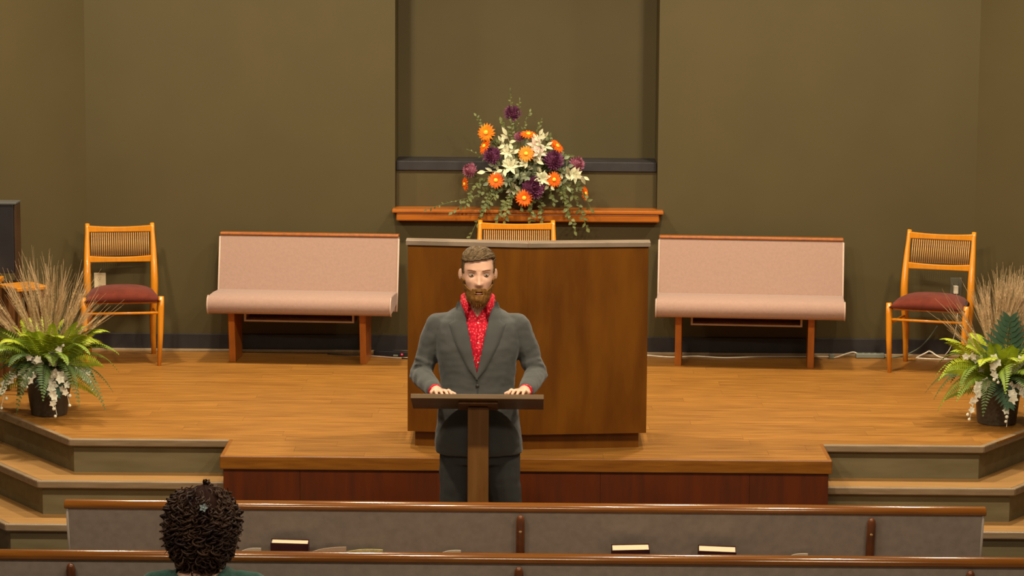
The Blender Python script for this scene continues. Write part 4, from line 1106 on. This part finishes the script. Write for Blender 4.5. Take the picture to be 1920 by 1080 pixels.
# ------------------------------------------------------------------ potted ferns
def frond(t, base, d, L, droop, pw, mat, seed, name='fern_frond', face=False):
    d = Vector(d).normalized(); base = Vector(base)
    end = base + d*L*0.9 + Vector((0, 0, -droop))
    mid = base + d*L*0.55 + Vector((0, 0, 0.10*L+droop*0.25))
    pts = bez(base, mid, end, 28); m = MB(); m.tube(pts, [0.003*(1-0.8*i/28) for i in range(29)], 4, False)
    rr_ = random.Random(seed)
    n = 28
    side0 = d.cross(Vector((0, 0, 1)))
    if side0.length < 0.1: side0 = Vector((1, 0, 0))
    side0.normalize()
    side0 = Matrix.Rotation(rr_.uniform(-0.8, 0.8), 3, d) @ side0
    if face: side0 = d.cross(Vector((0, -1, 0.15))).normalized()
    for i in range(2, n+1):
        tg = (pts[min(i+1, n)]-pts[i-1]).normalized(); nn = side0.cross(tg).normalized()
        t_ = i/n; wl = pw*math.sin(PI*min(1, 0.18+0.80*t_))**0.7*(1.0-0.55*t_)
        for s in (-1, 1):
            dd = side0*s + tg*0.45 - nn*0.12*rr_.random()
            m.leaf(pts[i], dd, nn, wl*rr_.uniform(0.9, 1.1), L*0.025, 0.15, 0.15, 3)
    return m.build(name, mat, t, norm=False)
def wheat_stalk(t, base, tip, seed):
    rr_ = random.Random(seed); base = Vector(base); tip = Vector(tip)
    pts = bez(base, base.lerp(tip, 0.55)+Vector((0, 0, 0.03)), tip, 14); m = MB()
    m.tube(pts, 0.0019, 4, False)
    d0 = (pts[-1]-pts[-3]).normalized()
    for i in range(5, 12):                      # ear of grain with awns
        p = pts[i]; tg = (pts[i+1]-pts[i]).normalized(); o1 = tg.orthogonal().normalized(); o2 = tg.cross(o1)
        for k in range(2):
            for h in (0, 0.5):
                a = k*PI + i*0.8+h
                out = o1*math.cos(a)+o2*math.sin(a); pp = p.lerp(pts[i+1], h)
                m.leaf(pp, tg+out*0.45, out, 0.024, 0.009, 0.0, 0.3, 2)
                if h == 0:
                    q1 = pp+(tg+out*0.16).normalized()*rr_.uniform(0.12, 0.21); m.tube([pp, q1], [0.0009, 0.0005], 3, False)
    return m.build('wheat_stalk', 'wheat', t, norm=False)
def blossom_spray(t, pts, seed, nb, size):
    rr_ = random.Random(seed); cp = crom(pts, 6); m = MB(); m.tube(cp, 0.0018, 4, False)
    for k in range(nb):
        u = 0.3+0.7*k/max(1, nb-1); i = min(len(cp)-1, int(u*(len(cp)-1))); s_ = size*(1.15-0.65*u)
        c = cp[i] + Vector((rr_.uniform(-1, 1), rr_.uniform(-1, 0.2), rr_.uniform(-0.4, 0.4)))*size*0.55
        ax = Vector((rr_.uniform(-0.6, 0.6), -1, rr_.uniform(-0.3, 0.6))).normalized(); o1 = ax.orthogonal().normalized(); o2 = ax.cross(o1)
        if u > 0.86: m.ball(c, s_*0.5, 8, 6); continue
        for j in range(5):
            a = 2*PI*j/5+k; m.leaf(c, o1*math.cos(a)+o2*math.sin(a)+ax*0.35, ax, s_*0.95, s_*0.85, 0.25, 0.2, 3)
    return m.build('white_blossom_spray', 'petal_white', t, norm=False)
def fan_leaf(t, base, d, nrm, L, n, mat, seed):
    base = Vector(base); d = Vector(d).normalized(); nrm = Vector(nrm).normalized(); s0 = d.cross(nrm).normalized(); m = MB()
    m.tube([base, base+d*L*0.95], 0.003, 4, False)
    for k in range(n):
        t_ = k/(n-1)
        for s in (-1, 1):
            m.leaf(base+d*L*(0.1+0.8*t_), d*(0.55+0.3*t_)+s0*s*(1.0-0.4*t_), nrm, L*(0.62-0.40*t_), L*0.10, 0.15, 0.1, 3)
    return m.build('palm_leaf', mat, t, norm=False)
def fern_pot(label, loc, r0, r1, ph, seed, side):
    rr_ = random.Random(seed)
    t = thing('potted_fern', label, 'plant', loc, 0, 'potted ferns on the stage corners')
    m = MB(); m.lathe([(r0*0.97, 0), (r0, 0.006), (r1*0.97, ph-0.035), (r1*0.985, ph-0.033), (r1, ph-0.03), (r1*1.03, ph), (r1*0.95, ph), (r1*0.93, ph-0.04)], 0, 0, 32); m.build('pot', 'pot_dark', t)
    m = MB(); m.lathe([(0.0015, ph-0.034), (r1*0.6, ph-0.034), (r1*0.925, ph-0.04), (r1*0.92, ph-0.045)], 0, 0, 24); m.build('soil', 'soil', t)
    b0 = Vector((0, 0, ph-0.03))
    k = 0
    for ring, (n, el, L, dr, pw) in enumerate(((14, 0.05, 0.42, 0.24, 0.085), (15, 0.40, 0.47, 0.17, 0.090), (13, 0.85, 0.45, 0.10, 0.090), (8, 1.6, 0.38, 0.03, 0.075))):
        for i in range(n):
            a = 2*PI*(i+0.5*ring)/n + rr_.uniform(-0.2, 0.2); e = el+rr_.uniform(-0.12, 0.18)
            d = (math.cos(a), math.sin(a), e+0.25)
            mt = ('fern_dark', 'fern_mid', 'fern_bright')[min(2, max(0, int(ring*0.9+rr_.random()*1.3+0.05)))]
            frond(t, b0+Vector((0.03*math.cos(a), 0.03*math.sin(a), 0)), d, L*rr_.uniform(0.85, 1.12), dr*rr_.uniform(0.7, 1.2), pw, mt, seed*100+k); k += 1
    for i, (ang, L) in enumerate(((12, 0.40), (38, 0.36), (70, 0.32), (96, 0.34), (128, 0.34), (152, 0.40), (-12, 0.34), (188, 0.36), (55, 0.26), (112, 0.24))):
        ang += rr_.uniform(-6, 6)
        frond(t, b0+Vector((0, -0.05, 0.0)), (math.cos(R(ang)), -0.32, math.sin(R(ang))), L, 0.05, 0.080, ('fern_bright', 'fern_mid')[i % 3 == 1], seed*100+90+i, face=True)
    return t
pl = fern_pot('potted fern with wheat stalks leaning toward the organ, in front of outlet chair', (-2.625, 14.42, P), 0.098, 0.135, 0.27, 4, -1)
pr = fern_pot('potted fern with an upright wheat fan beside the cord outlet chair', (2.575, 14.38, P), 0.105, 0.132, 0.25, 9, 1)
rr = random.Random(21)
for i in range(44):                              # left pot: a dense sheaf to the left, a thinner one to the right
    if i < 30: tx, tz = rr.gauss(-0.13, 0.13), rr.uniform(0.58, 0.84)
    else: tx, tz = rr.uniform(0.06, 0.30), rr.uniform(0.52, 0.78)
    if i < 30 and tx < -0.22: tz -= 0.12
    wheat_stalk(pl, (rr.uniform(-0.04, 0.04), rr.uniform(-0.03, 0.05), 0.24), (tx, rr.uniform(-0.05, 0.16), tz), 500+i)
for tx, tz in ((-0.30, 0.46), (-0.31, 0.38), (0.33, 0.55), (0.25, 0.62)):
    wheat_stalk(pl, (0, 0, 0.24), (tx, 0.02, tz), 560+int(tz*100))
for i in range(44):
    tx = rr.uniform(-0.14, 0.26); tz = 0.86-0.7*abs(tx-0.05)-rr.uniform(0, 0.12)
    wheat_stalk(pr, (rr.uniform(-0.04, 0.05), rr.uniform(-0.03, 0.05), 0.22), (tx, rr.uniform(-0.04, 0.16), tz), 600+i)
for tx, tz in ((-0.30, 0.56), (-0.28, 0.63), (-0.24, 0.66)):
    wheat_stalk(pr, (0, -0.02, 0.22), (tx, -0.02, tz), 650+int(tz*100))
for k, pts in enumerate((((0.03, -0.05, 0.27), (0.06, -0.14, 0.36), (0.105, -0.18, 0.41)), ((0, -0.05, 0.27), (-0.03, -0.16, 0.33), (-0.07, -0.20, 0.355)), ((0.03, -0.06, 0.27), (0.12, -0.22, 0.23), (0.155, -0.25, 0.10)), ((0.0, -0.08, 0.27), (0.06, -0.23, 0.16), (0.085, -0.24, 0.04)),
                         ((0.04, -0.03, 0.27), (0.20, -0.10, 0.26), (0.265, -0.12, 0.15)), ((-0.04, -0.05, 0.27), (-0.18, -0.15, 0.22), (-0.235, -0.16, 0.06)), ((-0.03, -0.06, 0.27), (-0.07, -0.22, 0.24), (-0.08, -0.25, 0.19)))):
    blossom_spray(pl, pts, 30+k, 9 if k in (2, 3, 4, 5) else 6, 0.035)
for k, pts in enumerate((((0.0, -0.05, 0.25), (-0.05, -0.18, 0.38), (-0.06, -0.22, 0.34), (-0.035, -0.24, 0.26)), ((-0.03, -0.05, 0.25), (-0.14, -0.20, 0.22), (-0.185, -0.22, 0.06)), ((0.02, -0.06, 0.25), (0.03, -0.20, 0.18), (0.015, -0.22, 0.02)), ((0.04, -0.06, 0.25), (0.12, -0.20, 0.18), (0.13, -0.22, 0.03)),
                         ((-0.04, -0.05, 0.25), (-0.16, -0.12, 0.38), (-0.21, -0.14, 0.385)), ((0.03, -0.05, 0.25), (0.10, -0.12, 0.36), (0.13, -0.15, 0.38)))):
    blossom_spray(pr, pts, 60+k, 11 if k in (0, 1, 3) else 7, 0.035)
fan_leaf(pr, (0.0, -0.12, 0.28), (0.10, -0.55, -0.65), (0.1, -0.8, 0.5), 0.20, 8, 'palm_teal', 1)
fan_leaf(pr, (0.03, -0.02, 0.28), (0.05, -0.1, 1), (0.0, -1, 0.1), 0.32, 9, 'palm_teal', 2)
fan_leaf(pr, (0.06, -0.02, 0.27), (0.9, -0.3, 0.35), (0, -0.5, 1), 0.26, 8, 'palm_teal', 3)
fan_leaf(pl, (-0.05, -0.02, 0.28), (-0.9, -0.3, 0.35), (0, -0.5, 1), 0.26, 8, 'palm_teal', 4)
fan_leaf(pl, (0.02, -0.10, 0.27), (0.25, -0.6, -0.55), (0.1, -0.8, 0.5), 0.20, 8, 'palm_teal', 5)
fan_leaf(pl, (0.05, 0.02, 0.28), (0.3, 0.1, 1), (0, -1, 0.1), 0.22, 8, 'fern_dark', 6)

# ------------------------------------------------------------------ organ corner at the left
og = thing('organ', 'dark upright organ cabinet cut off by the edge of the photo', 'organ', (-3.385, 15.62, P+0.0), R(0))
box_part('cabinet', 'organ_black', og, -0.09, 0.352, -0.02, 0.13, 0.62, 1.028, 0.004)
box_part('side_panel', 'organ_side', og, 0.353, 0.366, -0.015, 0.13, 0.0, 1.026, 0.003)
box_part('top_board', 'organ_top', og, -0.10, 0.368, -0.025, 0.135, 1.0285, 1.040, 0.003)
box_part('lower_case', 'organ_wood', og, -0.09, 0.352, -0.05, 0.13, 0.0, 0.56, 0.004)
box_part('key_desk', 'chair_wood', og, -0.10, 0.29, -0.36, -0.021, 0.575, 0.605, 0.004)
m = MB(); m.box(-0.09, 0.25, -0.33, -0.06, 0.6055, 0.614); m.build('keys', 'paper_white', og)
for x in (-0.08, 0.24): box_part('leg', 'organ_wood', og, x, x+0.045, -0.34, -0.295, 0.0, 0.574, 0.003)
ob = thing('side_table', 'small wooden side table behind the wheat stalks', 'table', (-2.985, 15.00, P), R(38))
m = MB(); m.box(0.05, 0.25, -0.08, 0.15, 0.598, 0.620); m.build('table_top', 'chair_wood', ob, 0.004)
for x in (0.06, 0.205):
    for y_ in (-0.065, 0.105): box_part('leg', 'organ_wood', ob, x, x+0.03, y_, y_+0.03, 0.0, 0.5975, 0.003)
box_part('apron', 'organ_wood', ob, 0.0905, 0.2045, 0.02, 0.044, 0.55, 0.5945, 0.002)
orn = thing('ornament', 'small dark ornament with pale foot on top of the organ', 'ornament', (-3.175, 15.68, P+1.0405))
m = MB(); m.lathe([(0.022, 0), (0.024, 0.006), (0.014, 0.012), (0.010, 0.016)], 0, 0, 16); m.build('foot', 'paper_white', orn)
m = MB(); m.lathe([(0.010, 0.0165), (0.024, 0.028), (0.027, 0.045), (0.018, 0.062), (0.012, 0.068), (0.016, 0.078), (0.008, 0.088), (0.002, 0.09)], 0, 0, 16); m.build('body', 'vase_dark', orn)

# ------------------------------------------------------------------ outlets, cords
def outlet(label, x, z, plate):
    t = thing('wall_outlet', label, 'outlet', (x, W, z))
    m = MB(); m.box(-0.037, 0.037, -0.006, -0.0005, -0.058, 0.058); m.build('plate', plate, t, 0.003)
    for dz in (-0.026, 0.026):
        m = MB(); m.lathe([(0.0165, -0.0), (0.0165, 0.002)], 0, 0, 16); s_ = m.build('socket', plate, t); s_.rotation_euler = (R(90), 0, 0); s_.location = (0, -0.0062, dz)
        m = MB(); m.box(-0.007, -0.005, -0.0088, -0.0084, dz-0.003, dz+0.007); m.box(0.005, 0.007, -0.0088, -0.0084, dz-0.003, dz+0.007); m.box(-0.0025, 0.0025, -0.0088, -0.0084, dz-0.010, dz-0.006); m.build('slots', 'outlet_slot', t)
    return t
outlet('ivory wall outlet showing under the backrest of the slatted chair', -2.690, 0.975, 'outlet_ivory')
outlet('dark wall outlet with a white plug behind the slatted chair', 2.688, 0.985, 'outlet_dark')
def cord(name, label, pts, r, mat, cat='cord'):
    m = MB(); m.tube(crom(pts, 6), r, 8); return tag(m.build(name, mat), label, cat)
fz = P+0.0045
pg = thing('power_plug', 'white plug sitting in the dark wall outlet', 'plug', (2.683, W-0.009, 0.975))
m = MB(); m.box(-0.014, 0.014, -0.035, -0.0005, -0.03, 0.02); m.build('plug_body', 'cord_white', pg, 0.004)
m = MB(); m.tube(crom([(0.006, -0.022, -0.0305), (0.010, -0.024, -0.06), (0.012, -0.03, -0.12), (0.01, -0.035, -0.22), (-0.02, -0.03, -0.36), (-0.06, -0.04, -0.42)], 6), 0.003, 6); m.build('plug_lead', 'cord_white', pg)
cord('extension_cord', 'white extension cord snaking along the floor behind the bench', [(0.66, 16.54, fz), (0.76, 16.535, fz), (0.83, 16.50, fz), (0.92, 16.475, fz), (1.05, 16.52, fz), (1.20, 16.475, fz), (1.30, 16.48, fz), (1.45, 16.52, fz), (1.60, 16.525, fz), (1.74, 16.53, fz), (1.88, 16.535, fz), (1.93, 16.51, fz), (2.0, 16.53, fz+0.02), (2.05, 16.535, fz+0.03), (2.085, 16.52, fz+0.012)], 0.0045, 'cord_white')
cord('extension_cord', 'white cord bent into a loop behind the cord outlet chair', [(2.75, 16.45, fz), (2.62, 16.46, fz), (2.46, 16.50, fz), (2.44, 16.50, fz+0.004), (2.50, 16.53, fz+0.03), (2.53, 16.54, fz+0.038), (2.58, 16.49, fz+0.012), (2.68, 16.43, fz)], 0.005, 'cord_white')
cord('floor_cable', 'dark green cord rising from the floor to the dark outlet', [(2.24, 16.535, fz), (2.30, 16.53, fz), (2.38, 16.545, P+0.02), (2.46, 16.56, P+0.06), (2.52, 16.565, P+0.12), (2.575, 16.57, P+0.20)], 0.0045, 'cord_green')
ps = thing('power_strip', 'grey green power strip lying on the floor beside the baseboard', 'power strip', (2.155, 16.525, P))
m = MB(); m.box(-0.095, 0.085, -0.022, 0.022, 0.0005, 0.032); m.build('strip_body', 'strip_grey', ps, 0.006)
for i in range(4):
    m = MB(); m.box(-0.08+i*0.038, -0.055+i*0.038, -0.012, 0.012, 0.0325, 0.0335); m.build('strip_socket', 'outlet_dark', ps)
ad = thing('adapter', 'small clear grey adapter on the white extension cord', 'adapter', (1.905, 16.49, P))
m = MB(); m.box(-0.016, 0.016, -0.012, 0.012, 0.0005, 0.03); m.build('adapter_body', 'strip_grey', ad, 0.003)
ps = thing('power_strip', 'dark power strip with a glowing red switch beside the pulpit', 'power strip', (-0.83, 16.46, P), R(-12))
m = MB(); m.box(-0.13, 0.13, -0.024, 0.024, 0.0005, 0.034); m.build('strip_body', 'organ_black', ps, 0.005)
m = MB(); m.box(0.05, 0.060, -0.026, -0.0243, 0.012, 0.022); m.build('red_switch', 'led_red', ps)
m = MB(); m.box(0.0, 0.03, -0.034, -0.0243, 0.004, 0.014); m.build('blue_plug', 'strip_grey', ps, 0.002)
cord('floor_cable', 'tangle of pale cord lying before the power strip', [(-0.98, 16.43, fz), (-0.90, 16.40, fz), (-0.80, 16.36, fz), (-0.72, 16.38, fz), (-0.66, 16.41, fz), (-0.60, 16.40, fz)], 0.005, 'tray_edge')
cord('floor_cable', 'black cord curling from under the bench to the power strip', [(-1.25, 16.50, fz), (-1.12, 16.47, fz), (-1.02, 16.48, fz), (-0.94, 16.43, fz), (-0.84, 16.395, fz), (-0.74, 16.345, fz), (-0.62, 16.36, fz)], 0.0045, 'cord_black')
